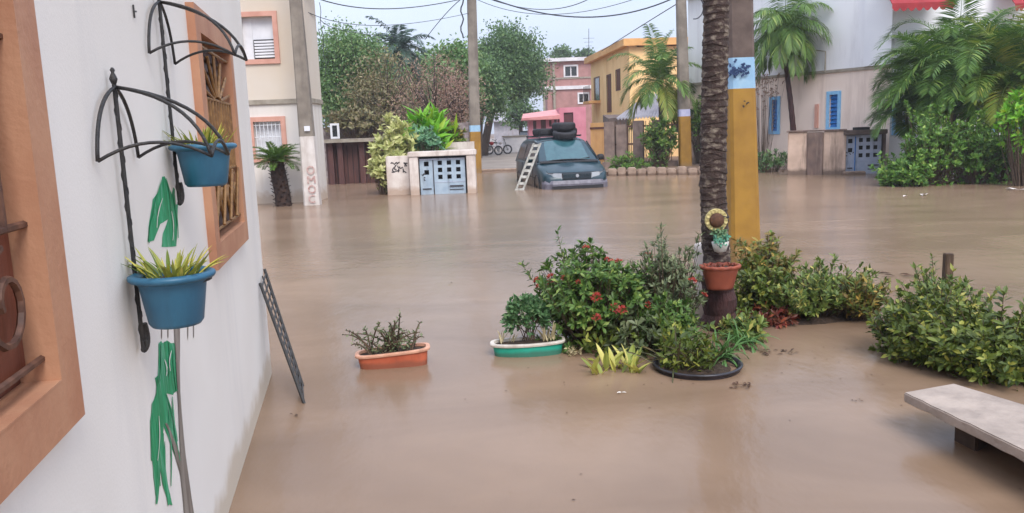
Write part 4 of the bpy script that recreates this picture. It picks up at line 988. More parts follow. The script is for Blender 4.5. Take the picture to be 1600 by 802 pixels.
bd = [ws.v[j] for j in range(nw+1)]+[ws.v[i*(nw+1)+nw] for i in range(1, 7)]+[ws.v[6*(nw+1)+j] for j in range(nw-1, -1, -1)]+[ws.v[i*(nw+1)] for i in range(5, -1, -1)]
MB().tube(bd, .014, 5).build('seal', 'black_rubber', wsc)
MB().tube([vm(-.82, .2, .835), vm(-.8, .08, .775), vm(-.4, .03, .775), vm(.4, .03, .775), vm(.8, .08, .775), vm(.82, .2, .835)], .008, 4).build('bonnet_seam', 'dark_gap', van)
for s in (-1, 1):
    for y in (1.42, 2.24, 3.24): MB().tube([vm(s*.99, y, .4), vm(s*.995, y, .75), vm(s*.975, y, 1.0)], .007, 4).build('door_seam', 'dark_gap', van)
    MB().tube([vm(s*.985, 1.2, .62), vm(s*.995, 2.7, .64), vm(s*.985, 4.2, .64)], .016, 5).build('rub_strip', 'black_rubber', van)
    for y in (2.12, 2.36): MB().tube([vm(s*1.0, y, .86), vm(s*1.0, y+.12, .86)], .014, 5).build('door_handle', 'black_rubber', van)
    MB().tube([vm(s*.91, 1.0, 1.06), vm(s*.75, 1.78, 1.60)], .022, 5).build('pillar_trim', 'black_rubber', van)
for s in (-.45, .15): MB().tube([vm(s, .97, 1.09), vm(s+.5, 1.06, 1.145)], .012, 5).build('wiper', 'black_rubber', wsc)
MB().hexa([vm(-.86, .86, 1.03), vm(.86, .86, 1.03), vm(.86, 1.0, 1.055), vm(-.86, 1.0, 1.055), vm(-.84, .87, 1.055), vm(.84, .87, 1.055), vm(.84, 1.0, 1.085), vm(-.84, 1.0, 1.085)]).build('cowl', 'black_rubber', van)
for s in (-1, 1):
    for (y0, y1, f0) in ((1.5, 2.2, .45), (2.27, 3.2, 0), (3.27, 4.35, 0)):
        p = MB(); zt0, zt1 = 1.55-f0*.75, 1.58
        p.hexa([vm(s*(cw(1.1)+.004), y0-.12*(f0 > 0), 1.1), vm(s*(cw(1.1)+.004), y1, 1.1), vm(s*(cw(1.1)+.016), y1, 1.1), vm(s*(cw(1.1)+.016), y0-.12*(f0 > 0), 1.1),
                vm(s*(cw(zt0)+.004), y0+.05, zt0+.0), vm(s*(cw(zt1)+.004), y1, zt1), vm(s*(cw(zt1)+.016), y1, zt1), vm(s*(cw(zt0)+.016), y0+.05, zt0)])
        p.build('side_window', 'dark_glass', van, fix=True)
    for y in (.85, 3.85):
        ring = [vm(s*.86, y+math.cos(t)*.25, .32+math.sin(t)*.25) for t in [i*2*math.pi/20 for i in range(21)]]
        wh = MB().tube(ring, .1, 8).build('wheel', 'black_rubber', van, smooth=True)
        MB().tube([vm(s*.82, y, .32), vm(s*.93, y, .32)], .19, 14).build('rim', 'steel', wh)
        arch = [vm(s*(.975), y+math.cos(t)*.38, .32+math.sin(t)*.38) for t in [i*math.pi/12 for i in range(13)]]
        MB().tube(arch, .02, 5).build('wheel_arch', 'black_rubber', van)
    h = MB(); hl = [(.42, .02), (.66, .06), (.86, .22), (.89, .36)]
    for x, y in hl: h.v += [vm(s*x, y-.025, .60+.05*(x-.4)), vm(s*x, y-.0, .76+.06*(x-.4)), vm(s*x*.97, y+.06, .60), vm(s*x*.97, y+.06, .76)]
    for i in range(3): k = i*4; h.f += [(k, k+4, k+5, k+1), (k+1, k+5, k+7, k+3), (k, k+2, k+6, k+4), (k+2, k+3, k+7, k+6)]
    h.f += [(0, 1, 3, 2), (12, 14, 15, 13)]
    h.build('headlight', 'lamp_clear', van, fix=True)
    mr = MB().lathe([(.02, -.09), (.075, -.07), (.085, 0), (.07, .07), (.02, .085)], vm(s*1.08, 1.42, 1.13), 10, 1.3, .7); mr.build('mirror', 'black_rubber' if s > 0 else 'van_paint', van, smooth=True)
gr = MB().hexa([vm(-.40, -.035, .60), vm(.40, -.035, .60), vm(.40, .1, .6), vm(-.40, .1, .6), vm(-.43, .0, .755), vm(.43, .0, .755), vm(.43, .1, .755), vm(-.43, .1, .755)]).build('grille', 'black_rubber', van)
for k in range(4): MB().hexa([vm(-.39, -.045+.006*k, .625+k*.032), vm(.39, -.045+.006*k, .625+k*.032), vm(.39, 0, .625+k*.032), vm(-.39, 0, .625+k*.032), vm(-.39, -.043+.006*k, .637+k*.032), vm(.39, -.043+.006*k, .637+k*.032), vm(.39, 0, .637+k*.032), vm(-.39, 0, .637+k*.032)]).build('slat', 'van_paint', gr)
MB().tube([vm(0, -.07, .69), vm(0, -.04, .69)], .05, 10).build('emblem', 'chrome', gr)
bp = MB(); bprof = [(-.95, .30), (-.9, .08), (-.7, -.07), (0, -.13), (.7, -.07), (.9, .08), (.95, .30)]
for x, y in bprof: bp.v += [vm(x*.98, y+.03, .26), vm(x, y, .33), vm(x, y-.01, .47), vm(x*.98, y+.03, .565), vm(x*.9, y+.16, .56), vm(x*.9, y+.16, .27)]
for i in range(len(bprof)-1):
    for j in range(6): a, b = i*6+j, i*6+(j+1) % 6; bp.f.append((a, b, b+6, a+6))
bp.f += [tuple(range(6))[::-1], tuple(range(len(bp.v)-6, len(bp.v)))]
bpo = bp.build('bumper', 'bumper_grey', van, fix=True)
MB().hexa([vm(-.72, -.15, .30), vm(.72, -.15, .30), vm(.72, -.06, .30), vm(-.72, -.06, .30), vm(-.72, -.15, .42), vm(.72, -.15, .42), vm(.72, -.06, .42), vm(-.72, -.06, .42)]).build('bumper_strip', 'black_rubber', bpo)
for s in (-.62, .62): MB().tube([vm(s, 2.0, 1.77), vm(s, 4.2, 1.77)], .02, 6).build('roof_rail', 'black_rubber', van)
for y in (2.2, 3.0, 3.9): MB().tube([vm(-.7, y, 1.785), vm(.7, y, 1.785)], .018, 6).build('rack_bar', 'black_rubber', van)
def tyre(c, tilt, az, label, r=.33, wd=.11):
    t = thing('tyre', c, label, 'tyre', 'black tyres on the van roof')
    M_ = Matrix.Translation(c)@Matrix.Rotation(az, 4, 'Z')@Matrix.Rotation(tilt, 4, 'X')
    prof = [(r*.60, -wd*.8), (r*.72, -wd), (r*.93, -wd*.95), (r, -wd*.6), (r*1.0, wd*.6), (r*.93, wd*.95), (r*.72, wd), (r*.60, wd*.8)]
    m_ = MB(); n = 28
    for rr, z in prof:
        for j in range(n): a = 2*math.pi*j/n; m_.v.append(M_@V((math.cos(a)*rr, math.sin(a)*rr, z)))
    k = len(prof)
    for i in range(k):
        for j in range(n): a, b = i*n+j, i*n+(j+1) % n; c_, d_ = ((i+1) % k)*n+j, ((i+1) % k)*n+(j+1) % n; m_.f.append((a, b, d_, c_))
    m_.build('tread', 'black_rubber', t, smooth=True, fix=True)
    b = MB()
    for j in range(n): a = 2*math.pi*j/n; u = V((math.cos(a), math.sin(a), 0)); q = V((-math.sin(a), math.cos(a), 0)); b.hexa([M_@(u*rr+q*s+V((0, 0, z))) for z in (-wd*.5, wd*.5) for rr, s in ((r*.995, -.012), (r*1.025, -.012), (r*1.025, .012), (r*.995, .012))])
    b.build('tread_blocks', 'black_rubber', t, kind='stuff')
tyre(vm(.12, 1.95, 1.83), R(11), .1, 'black tyre tipped forward over the top of the van windscreen', .36, .1)
tyre(vm(.16, 2.2, 2.06), R(3), .3, 'topmost black tyre, stacked on the others on the van roof', .35, .115)
tyre(vm(-.34, 2.7, 1.91), 0, .6, 'black tyre lying flat at the left of the van roof', .36, .11)
tyre(vm(.36, 2.78, 1.91), 0, .2, 'black tyre lying flat behind the stacked ones on the van roof', .34, .11)
# white ladder leaning on the van's side
l0, l1 = G(803, 299), vm(-.80, 1.6, 1.68)
l0 = V((vm(-1.5, 1.35, 0).x, vm(-1.5, 1.35, 0).y, -.3)); l1 = vm(-.84, 2.2, 1.78)
l1 = P(834, 224, 23.3); bq = P(806, 298, 22.5); l0 = bq+(bq-l1)*.2
la = thing('white_ladder', l0, 'narrow white ladder leaning against the left side of the van', 'ladder')
wv = V((.2, .02, 0))
for s in (0, 1): a, b = l0+wv*s, l1+wv*s; e = V((.03, 0, 0)); f_ = V((0, .03, 0)); MB().hexa([a-e, a+e, a+e+f_, a-e+f_, b-e, b+e, b+e+f_, b-e+f_]).build('rail', 'ladder_white', la)
for k in range(9):
    t = (k+.6)/9; a = l0.lerp(l1, t); up = (l1-l0).normalized()*.045
    MB().hexa([a-up+V((.031, -.004, 0)), a-up+wv-V((.031, .004, 0)), a-up+wv+V((-.031, .024, 0)), a-up+V((.031, .024, 0)), a+up+V((.031, -.004, 0)), a+up+wv-V((.031, .004, 0)), a+up+wv+V((-.031, .024, 0)), a+up+V((.031, .024, 0))]).build('rung', 'ladder_white', la)

# ================================================================== FOREGROUND ISLAND OF PLANTS
bed = MB(); n_ = 26
bc = V((2.15, 6.95, 0))
for k in range(n_):
    a = 2*math.pi*k/n_; q = 1+.18*noise.noise(V((math.cos(a)*2, math.sin(a)*2, 3)))
    bed.v.append(bc+V((math.cos(a)*1.5*q, math.sin(a)*.95*q, -.12)))
for k in range(n_):
    a = 2*math.pi*k/n_; bed.v.append(bc+V((math.cos(a)*.95, math.sin(a)*.55, .025+.02*noise.noise(V((a*2, 1, 0))))))
bed.f = [(k, (k+1) % n_, n_+(k+1) % n_, n_+k) for k in range(n_)]+[tuple(range(n_, 2*n_))]
tag(bed.build('planting_bed', 'soil', smooth=True), kind='structure')

# ringed palm trunk
tb_ = P(1125, 512, 6.35); tm = P(1114, 300, 6.35); tt = P(1119, 0, 6.35)
palm = thing('palm_tree', V((tb_.x, tb_.y, -.3)), 'tall palm whose ringed dark trunk stands before the yellow pole', 'palm tree')
tk = MB(); pts, rad = [], []
top_z = 6.4
def tc_(z):
    if z < tm.z: f = (z-tb_.z)/(tm.z-tb_.z); return tb_.x+(tm.x-tb_.x)*f
    f = (z-tm.z)/(tt.z-tm.z); return tm.x+(tt.x-tm.x)*f
z = .38; i = 0
while z < top_z:
    base = .107-.004*z
    for dz, dr in ((0, .006), (.012, .003), (.03, -.001), (.044, .001)):
        j = noise.noise(V((z*9, 0, 0)))*.006
        pts.append(V((tc_(z+dz)+j, 6.35, z+dz))); rad.append(base+dr+.004*noise.noise(V((z*31, 5, 0))))
    z += .05+.026*noise.noise(V((z*7, 9, 0)))
tk.tube(pts, rad, 20, cap=True)
for v in tk.v:
    v.z += .022*noise.noise(V((v.x*9, v.y*9, v.z*2.3))); s = noise.noise(v*14); v.x += s*.008; v.y += noise.noise(v*14+V((7, 0, 0)))*.008
tk.build('trunk', 'palm_bark', palm, smooth=False)
rt = MB(); rp_, rr_ = [], []
for k in range(14): z = -.35+k*.06; rp_.append(V((tc_(max(.1, z)), 6.35, z))); rr_.append(.135+.03*max(0, .1-z)+.012*math.sin(k*2.1))
rt.tube(rp_, rr_, 22)
for v in rt.v: v += V((noise.noise(v*9), noise.noise(v*9+V((3, 0, 0))), 0))*.02
rt.build('root_flare', 'palm_root', palm)
cz = V((tc_(top_z), 6.35, top_z))
MB().tube([cz, cz+V((0, 0, .5)), cz+V((0, 0, .9))], [.09, .11, .05], 12).build('crown_shaft', 'crown_shaft', palm, smooth=True)
for k in range(15): frond(palm, cz+V((0, 0, .8)), k*2.4, rnd(.3, 1.2), rnd(2.2, 2.7), rnd(.6, 1.1), .55, 44, 'leaf_palm', .045, .6, .3)
# pale concrete stump behind the trunk
sx = P(1112, 450, 6.72)
MB().lathe([(.16, -.3), (.155, .1), (.15, .60), (.142, .64), (.08, .65)], V((sx.x, 6.72, 0)), 20).build('concrete_stump', 'weathered_white', smooth=True)
tag(bpy.data.objects['concrete_stump'], 'pale concrete stump showing just behind the foot of the ringed trunk', 'stump')
# terracotta half pot strapped to the trunk
pc = P(1125, 452, 6.12)
hp = thing('terracotta_pot', pc, 'terracotta half pot fixed to the front of the ringed palm trunk', 'plant pot')
b_ = MB().lathe([(.07, 0), (.098, .004), (.105, .02), (.138, .15), (.144, .16), (.144, .168), (.13, .168), (.125, .15), (.06, .05)], pc, 28, 1, .72).build('pot', 'terracotta_pot', hp, smooth=True)
rim = MB(); nn = 56
for r_, z in ((.1445, .160), (.158, .172), (.161, .184), (.152, .194), (.1315, .190), (.1308, .169)):
    for j in range(nn): a = 2*math.pi*j/nn; q = r_+.004*math.sin(j*math.pi/2); rim.v.append(pc+V((math.cos(a)*q, math.sin(a)*q*.72, z+(.004*math.sin(j*math.pi/2) if r_ > .15 else 0))))
for i in range(5):
    for j in range(nn): a, b = i*nn+j, i*nn+(j+1) % nn; rim.f.append((a, b, b+nn, a+nn))
rim.build('rim', 'terracotta_pot', b_, smooth=True)
MB().lathe([(.128, .15), (.128, .172), (.05, .18)], pc, 20, 1, .72).build('soil', 'soil', hp)
dl_ = MB()
for k in range(60): dl_.leaf(pc+V((rnd(-.12, .12), rnd(-.07, .07), .178)), rdir(.6), rdir(1), rnd(.02, .05), .014)
dl_.build('dry_leaves', 'leaf_red', hp, kind='stuff')
# sunflower ornament
oc = P(1119, 344, 6.17)
orn = thing('flower_ornament', oc-V((0, 0, .22)), 'sunflower shaped garden ornament hanging on the ringed palm trunk', 'ornament')
pe = MB(); pe.blade(V((0, 0, .055)), V((0, 0, 1)), V((0, -1, .1)), .034, .034, -.02, 4, .35, (1, 1, 1)); pm = pe.mesh('petal', 'petal_yellow')
pe2 = MB().lathe([(.052, -.012), (.078, -.018), (.09, 0), (.078, .018), (.052, .012)], V((0, 0, 0)), 24)
o_ = pe2.build('petal_ring', 'petal_yellow', orn, smooth=True)
o_.matrix_local = Matrix.Translation(oc-OFF[orn])@Matrix.Rotation(R(90), 4, 'X')@Matrix.Translation(OFF[orn])
for k in range(18): place('petal', pm, orn, Matrix.Translation(oc+V((0, -.012-.006*(k % 2), 0)))@Matrix.Rotation(k*2*math.pi/18, 4, 'Y'))
ds = MB()
for i in range(7):
    f = i/6*math.pi/2
    for j in range(18): a = 2*math.pi*j/18; ds.v.append(oc+V((math.cos(a)*.058*math.cos(f), -.02-.03*math.sin(f), math.sin(a)*.058*math.cos(f))))
for i in range(6):
    for j in range(18): a, b = i*18+j, i*18+(j+1) % 18; ds.f.append((a, b, b+18, a+18))
ds.build('disc', 'ornament_brown', orn, smooth=True)
lf_ = MB(); lf2 = MB()
for k in range(60): p = oc+V((.015+rnd(-.055, .06), rnd(-.04, .01), -.095+rnd(-.03, .03))); lf_.leaf(p, (rdir(.1)+V((0, -.5, 0))).normalized(), V((0, -1, .3)), rnd(.025, .045), .02)
for k in range(60): p = oc+V((.035+rnd(-.05, .05), rnd(-.06, -.01), -.155+rnd(-.03, .03))); lf2.leaf(p, (rdir(.1)+V((0, -.5, 0))).normalized(), V((0, -1, .3)), rnd(.025, .045), .022)
lf_.build('leaf_bunch', 'ornament_green', orn, kind='stuff'); lf2.build('leaf_bunch', 'ornament_teal', orn, kind='stuff')
MB().lathe([(.02, -.055), (.045, -.045), (.062, 0), (.068, .03), (.058, .03), (.05, .01)], oc+V((.03, -.01, -.2)), 16, 1, .8).build('base', 'ornament_white', orn, smooth=True)
MB().tube([oc+V((.03, -.01, .03)), oc+V((.095, -.02, .02))], .008, 6).build('hanging_pin', 'ink_dark', orn)

# ------------------------------------------------------------------ shrubs of the island
def pb(px, Y, z): q = P(px, 401, Y); return V((q.x-0, Y, z))
bush('flowering_shrub', 'large dense shrub with red orange flower heads left of the palm trunk', pb(930, 6.1, .22), (.52, .45, .50), 640, .058, .021, 'leaf_ixora', flowers=18, base=-.05, whorl=11, shoots=14, ragged=.3)
bush('grey_shrub', 'dusty grey green shrub between the flowering shrub and the ringed trunk', pb(1040, 6.05, .24), (.31, .30, .50), 380, .05, .017, 'leaf_grey', base=-.05, whorl=9, ragged=.35, shoots=8, flowers=3)
bush('dense_shrub', 'dark leafy shrub crowding the left foot of the ringed trunk behind the black tub', pb(1042, 5.72, .1), (.25, .2, .32), 240, .055, .02, 'leaf_ixora', base=-.05, whorl=10, ragged=.3)
bush('trailing_shrub', 'low grey leaved shrub between the flowering shrub and the black tub', pb(1000, 5.72, .06), (.26, .2, .28), 150, .065, .024, 'leaf_grey', base=-.05, whorl=9, seed=6)
bush('foot_shrub', 'low mixed green plant hiding the right foot of the ringed trunk', pb(1165, 6.0, .03), (.18, .18, .16), 110, .065, .022, 'leaf_mixed', base=-.05, whorl=9)
bush('yellow_shrub', 'yellowing shrub just right of the yellow pole', pb(1196, 7.1, .18), (.24, .25, .40), 190, .065, .025, 'leaf_autumn', base=0, whorl=9, shoots=24)
bush('leafy_shrub', 'dark green shrub behind the foot of the palm trunk on its right', pb(1190, 6.7, .14), (.30, .28, .34), 230, .06, .023, 'leaf_deep', base=0, whorl=10)
bush('sprawling_shrub', 'sprawling green and yellow shrub with long bare shoots right of the pole', pb(1272, 6.65, .10), (.50, .36, .30), 330, .055, .021, 'leaf_mixed', base=0, whorl=10, shoots=60, ragged=.45)
bush('low_red_plant', 'low dark red plant in the leaf litter right of the black tub', pb(1205, 6.45, .04), (.28, .18, .09), 70, .07, .024, 'leaf_red', base=0, whorl=7)
bush('rust_tipped_shrub', 'thin shrub with rusty leaves at the right end of the planted bed', pb(1345, 6.5, .08), (.22, .25, .28), 90, .055, .021, 'leaf_autumn', base=0, whorl=8, shoots=26)
bush('round_shrub', 'rounded dark green shrub left of the wooden post behind the bench', pb(1450, 5.35, .06), (.33, .36, .36), 340, .058, .024, 'leaf_deep', base=-.05, whorl=10, shoots=26, ragged=.3)
bush('broad_shrub', 'broad dark green shrub behind the bench at the right edge', pb(1565, 5.0, .05), (.50, .45, .32), 500, .058, .024, 'leaf_deep', base=-.05, whorl=10, shoots=34, ragged=.3, seed=4)
bush('peaked_shrub', 'green shrub rising to a peak around the wooden post', pb(1478, 5.85, .1), (.26, .28, .38), 220, .055, .022, 'leaf_mixed', base=-.05, whorl=9, shoots=26)
# wooden post
q0, q1 = P(1482, 396, 6.1), P(1478, 440, 6.1)
wp = MB(); wp.box(q0.x-.03, q0.x+.03, 6.07, 6.13, -.35, q0.z); wp.build('wooden_post', 'post_wood', bevel=.006)
tag(bpy.data.objects['wooden_post'], 'short weathered wooden post poking out of the shrubs on the right', 'post')
# black tub with dry grass and spider plant
tcn = V((P(1088, 401, 5.32).x, 5.30, 0)); tub = thing('black_tub', tcn-V((0, 0, .25)), 'wide black plastic tub of plants floating low before the palm trunk', 'tub')
MB().lathe([(.24, -.22), (.285, -.02), (.29, .02), (.302, .026), (.306, .034), (.298, .041), (.282, .038), (.272, .01), (.25, -.02)], tcn, 40).build('tub', 'tub_black', tub, smooth=True)
MB().lathe([(.27, -.03), (.268, -.005), (.1, .015)], tcn, 24).build('soil', 'soil', tub)
dg = MB()
for k in range(70):
    a, r_ = rnd(0, 6.28), .2*math.sqrt(random.random()); b = tcn+V((math.cos(a)*r_-.06, math.sin(a)*r_*.8+.05, 0))
    dg.blade(b, rdir(1.4), V((0, -1, .2)), rnd(.15, .42), .011, rnd(.5, 1.8), 5, .3, (1, 1, .7))
dg.build('dry_grass', 'stem_grass', tub, kind='stuff')
gb = MB()
for k in range(420):
    b = tcn+V((rnd(-.24, .1), rnd(-.14, .2), rnd(.0, .34)*random.random()**.5)); gb.leaf(b, rdir(.3), rdir(1), rnd(.05, .09), .028)
gb.build('foliage', 'leaf_deep', tub, kind='stuff')
for (px, Yc, s, nm) in ((1128, 5.42, 1, 'bright spider plant arching over the right rim of the black tub'), (1160, 5.75, .9, 'pale green strappy plant between the black tub and the red leaf litter')):
    c = V((P(px, 401, Yc).x, Yc, .03)); sp_ = thing('spider_plant', c, nm, 'plant', 'spider plants at the foot of the trunk')
    ms_ = []
    for k in range(4):
        b = MB(); b.blade(V((0, 0, 0)), V((.3+.2*k, 0, 1)), V((-1, 0, .3)), .26, .017, 1.2+.5*k, 8, .4, (.9, 1, 1, .9, .8, .6)); ms_.append(b.mesh('leaf', 'leaf_spider'))
    for k in range(60):
        place('leaf', ms_[k % 4], sp_, Matrix.Translation(c+V((rnd(-.07, .07), rnd(-.05, .05), 0)))@Matrix.Rotation(rnd(0, 6.28), 4, 'Z')@Matrix.Rotation(rnd(-.2, .5), 4, 'Y')@Matrix.Scale(s*rnd(.6, 1.15), 4))
# yellow croton
cc = G(962, 580); cr_ = thing('croton_plant', cc, 'yellow leaved croton at the front foot of the flowering shrub', 'plant')
cl = MB(); cl.blade(V((0, 0, 0)), V((.15, 0, 1)), V((-1, 0, .2)), 1, .22, .8, 7, .3, (.5, .9, 1, 1, .8, .5)); cme = cl.mesh('leaf', 'croton_leaf')
for k in range(36):
    an = k*2.4; mtx = Matrix.Translation(cc+V((rnd(-.17, .16), rnd(-.06, .1), -.02)))@Matrix.Rotation(an, 4, 'Z')@Matrix.Rotation(rnd(.0, .75), 4, 'Y')@Matrix.Scale(rnd(.12, .24), 4)
    place('leaf', cme, cr_, mtx)
fg = MB()
for k in range(220):
    b = pb(rnd(905, 1015), rnd(5.55, 5.9), rnd(0, .2)); fg.leaf(b, rdir(.4), rdir(1), rnd(.05, .1), .03)
o = fg.build('undergrowth', 'leaf_deep'); tag(o, 'low dark leaves crowding the water under the flowering shrub', 'undergrowth', kind='stuff')
ws_ = MB()
for k in range(60):
    t = rnd(0, 1); b = pb(893+rnd(-10, 12), 5.72+rnd(-.04, .06), rnd(-.01, .05)); ws_.leaf(b, rdir(.2), rdir(1), .035, .02)
o = ws_.build('pale_weed', 'blade_pale'); tag(o, 'small tuft of pale dead leaves at the right end of the teal trough', 'weed')

# ------------------------------------------------------------------ floating troughs
def trough(name, label, c, Ln, Wd, h, rot, tilt, mb_, mr_, wavy):
    t = thing(name, c-V((0, 0, .06)), label, 'planter', 'planter troughs floating on the flood')
    M_ = Matrix.Translation(c)@Matrix.Rotation(rot, 4, 'Z')@Matrix.Rotation(tilt, 4, 'Y')
    def ring(a, b, z, n=48):
        out = []
        for j in range(n):
            th = 2*math.pi*j/n; ct, st = math.cos(th), math.sin(th); e = .55
            x = a*math.copysign(abs(ct)**e, ct); y = b*math.copysign(abs(st)**e, st)
            out.append(M_@V((x, y-(wavy*math.cos(x/a*3.0) if y < 0 else 0), z)))
        return out
    def rings(rs, nm, mt, par, cap=True):
        m_ = MB(); n = 48
        for r_ in rs: m_.v += ring(*r_)
        for i in range(len(rs)-1):
            for j in range(n): a, b = i*n+j, i*n+(j+1) % n; m_.f.append((a, b, b+n, a+n))
        if cap: m_.f += [tuple(range(n))[::-1], tuple(range((len(rs)-1)*n, len(rs)*n))]
        return m_.build(nm, mt, par, smooth=False)
    a, b = Ln/2, Wd/2
    s_ = rings([(a*.86, b*.82, -.08), (a*.93, b*.9, h-.03), (a*.935, b*.905, h-.026)], 'body', mb_, t)
    rings([(a*.936, b*.906, h-.026), (a, b, h-.02), (a*1.01, b*1.02, h-.008), (a*.995, b, h), (a*.9, b*.83, h), (a*.885, b*.8, h-.02)], 'rim', mr_, s_, cap=False)
    rings([(a*.88, b*.79, h-.05), (a*.88, b*.79, h-.022), (a*.3, b*.3, h-.012)], 'soil', 'soil', t)
    return t, M_
oc_ = G(613, 576); oc_ = V((oc_.x, oc_.y+.1, 0))
t1, M1 = trough('planter_trough', 'orange brown planter trough of thin thorny stems floating left of the teal one', oc_, .54, .22, .115, R(7), R(-3.0), 'trough_orange', 'rim_salmon', .0)
stm, lv = MB(), MB()
random.seed(5)
for k in range(34):
    b = M1@V((rnd(-.17, .17), rnd(-.05, .05), .1)); an = rnd(0, 6.28); ln_ = rnd(.14, .34); el = rnd(.35, 1.1) if k > 4 else 1.2
    d = V((math.cos(an)*math.cos(el)*1.15, math.sin(an)*math.cos(el)*.6, math.sin(el))); e = b+d*ln_
    pts = bez(b, b+d*ln_*.5+V((0, 0, .07)), e+V((0, 0, -.02)), 8); stm.tube(pts, [.006]*5+[.005, .004, .003], 5)
    for j in range(16):
        p = pts[min(7, 1+int(j*.42))]+rdir()*.006; lv.leaf(p, rdir(.4), rdir(1), rnd(.02, .042), .013)
for k in range(160): lv.leaf(M1@V((rnd(-.16, .14), rnd(-.06, .06), rnd(.1, .18))), rdir(.5), rdir(1), rnd(.025, .05), .016)
stm.build('stem', 'twig', t1); lv.build('foliage', 'leaf_grey', t1, kind='stuff')
tc2 = G(826, 558); tc2 = V((tc2.x, tc2.y+.1, 0))
t2, M2 = trough('planter_trough', 'teal planter trough with white rim floating left of the flowering shrub', tc2, .56, .22, .10, R(1.5), R(-1.2), 'trough_teal', 'trough_rim', .012)
jb = MB(); js = MB()
for k in range(85):
    d = rdir(); d.z = abs(d.z); c = M2@V((.0, .04, .12)); e = V((c.x-.0+d.x*.135, c.y+d.y*.1, c.z+.11+d.z*.19))
    if k % 5 == 0: js.tube(bez(c+V((rnd(-.06, .06), 0, -.03)), (c+e)/2+V((0, 0, .04)), e, 5), .004, 4, cap=False)
    e.z -= rnd(0, .05)
    for j in range(14): jb.leaf(e+rdir()*.035, (d+rdir()*.9).normalized(), rdir(1), rnd(.03, .05), .026)
js.build('stem', 'twig', t2); jb.build('foliage', 'leaf_jade', t2, kind='stuff')
pl_ = MB(); pl_.blade(V((0, 0, 0)), V((.15, 0, 1)), V((-1, 0, .2)), 1, .14, .7, 7, .4, (.9, 1, 1, .8, .5)); pme = pl_.mesh('leaf', 'blade_pale')
for k in range(26):
    x = rnd(.1, .2) if k < 15 else rnd(-.22, -.1)
    place('leaf', pme, t2, Matrix.Translation(M2@V((x, rnd(-.03, .05), .085)))@Matrix.Rotation(rnd(0, 6.28), 4, 'Z')@Matrix.Rotation(rnd(-.1, .5), 4, 'Y')@Matrix.Scale(rnd(.09, .19) if k < 15 else rnd(.06, .11), 4))

# ------------------------------------------------------------------ bench
bz = .21
A, B, D = G(1412, 613, bz), G(1490, 599, bz), G(1640, 723, bz)
E_ = G(1640, 644, bz)
bn = thing('stone_bench', V((A.x, A.y, -.35)), 'pale stone slab bench standing in the flood at the lower right', 'bench')
sb = MB(); nx = 26; t_ = V((0, 0, -.052)); dirD = (D-A); dirE = (E_-B); ext = 1.9
rows = []
for i in range(nx+1):
    t = i/nx*ext; f = A+dirD*t; k = B+dirE*t
    ch = V((0, -.006*abs(noise.noise(V((t*30, 0, 0)))), .006*noise.noise(V((t*24, 3, 0)))))
    rows.append((f+ch, k, k+t_, f+t_+V((0, .02*abs(noise.noise(V((t*26, 8, 0)))), .009*noise.noise(V((t*20, 5, 0)))))))
for r_ in rows: sb.v += list(r_)
for i in range(nx):
    for j in range(4): a, b = i*4+j, i*4+(j+1) % 4; sb.f.append((a, b, b+4, a+4))
sb.f += [(0, 1, 2, 3), (nx*4+3, nx*4+2, nx*4+1, nx*4)]
sb.build('seat', 'bench_slab', bn, bevel=.006)
for t in (.28, 1.5):
    f, k = A+dirD*t, B+dirE*t; ax = dirD.normalized(); w_ = (k-f)
    p = [f+w_*.42, f+w_*.42+ax*.16, f+w_*.86+ax*.16, f+w_*.86]
    MB().hexa([V((q.x, q.y, -.36)) for q in p]+[V((q.x, q.y, bz-.064)) for q in p]).build('leg', 'bench_leg', bn, bevel=.01)

f0, k0, f1, k1 = A+dirD*.2, B+dirE*.2, A+dirD*1.75, B+dirE*1.75
p = [f0.lerp(k0, .78), f1.lerp(k1, .78), f1.lerp(k1, .9), f0.lerp(k0, .9)]
MB().hexa([V((q.x, q.y, -.36)) for q in p]+[V((q.x, q.y, bz-.066)) for q in p]).build('shade_panel', 'bench_leg', bn)  # added panel that closes off and darkens the space under the seat
# ------------------------------------------------------------------ things floating on the water
def litter(px, py, n, rad, mt, label, cat, Ln=.06):
    c = G(px, py); m_ = MB()
    for k in range(n):
        a = rnd(0, 6.28); p = c+V((rnd(-rad, rad), rnd(-rad, rad)*.6, rnd(.003, .012)))
        m_.blade(p, V((math.cos(a), math.sin(a), rnd(0, .25))), V((0, 0, 1)), Ln*rnd(.6, 1.2), Ln*.35, .1, 3, .4)
    o = m_.build('floating_litter', mt); tag(o, label, cat, 'bits floating on the flood'); return o
litter(1160, 604, 14, .07, 'debris', 'clump of brown leaves floating right of the black tub', 'leaf litter', .05)
litter(1210, 552, 18, .13, 'debris', 'scattered reddish leaves floating by the low red plant', 'leaf litter', .05)
litter(1338, 626, 4, .03, 'debris', 'single small brown leaf bit floating left of the bench', 'leaf litter', .03)
litter(704, 443, 2, .02, 'debris', 'tiny dark leaf floating alone in the open water', 'leaf litter', .05)
litter(462, 650, 4, .03, 'debris', 'tiny brown bits floating below the metal trellis', 'leaf litter', .03)
litter(968, 616, 3, .05, 'foam_white', 'pale leaf bits floating in front of the croton', 'leaf litter', .04)
litter(1430, 306, 4, .25, 'foam_white', 'pale scraps floating before the large shrubs on the right', 'litter', .2)
litter(1592, 297, 3, .25, 'foam_white', 'white scrap floating at the right edge below the shrubs', 'litter', .3)
litter(1412, 430, 5, .2, 'debris', 'thin dark twigs floating in the open water at the right', 'leaf litter', .12)

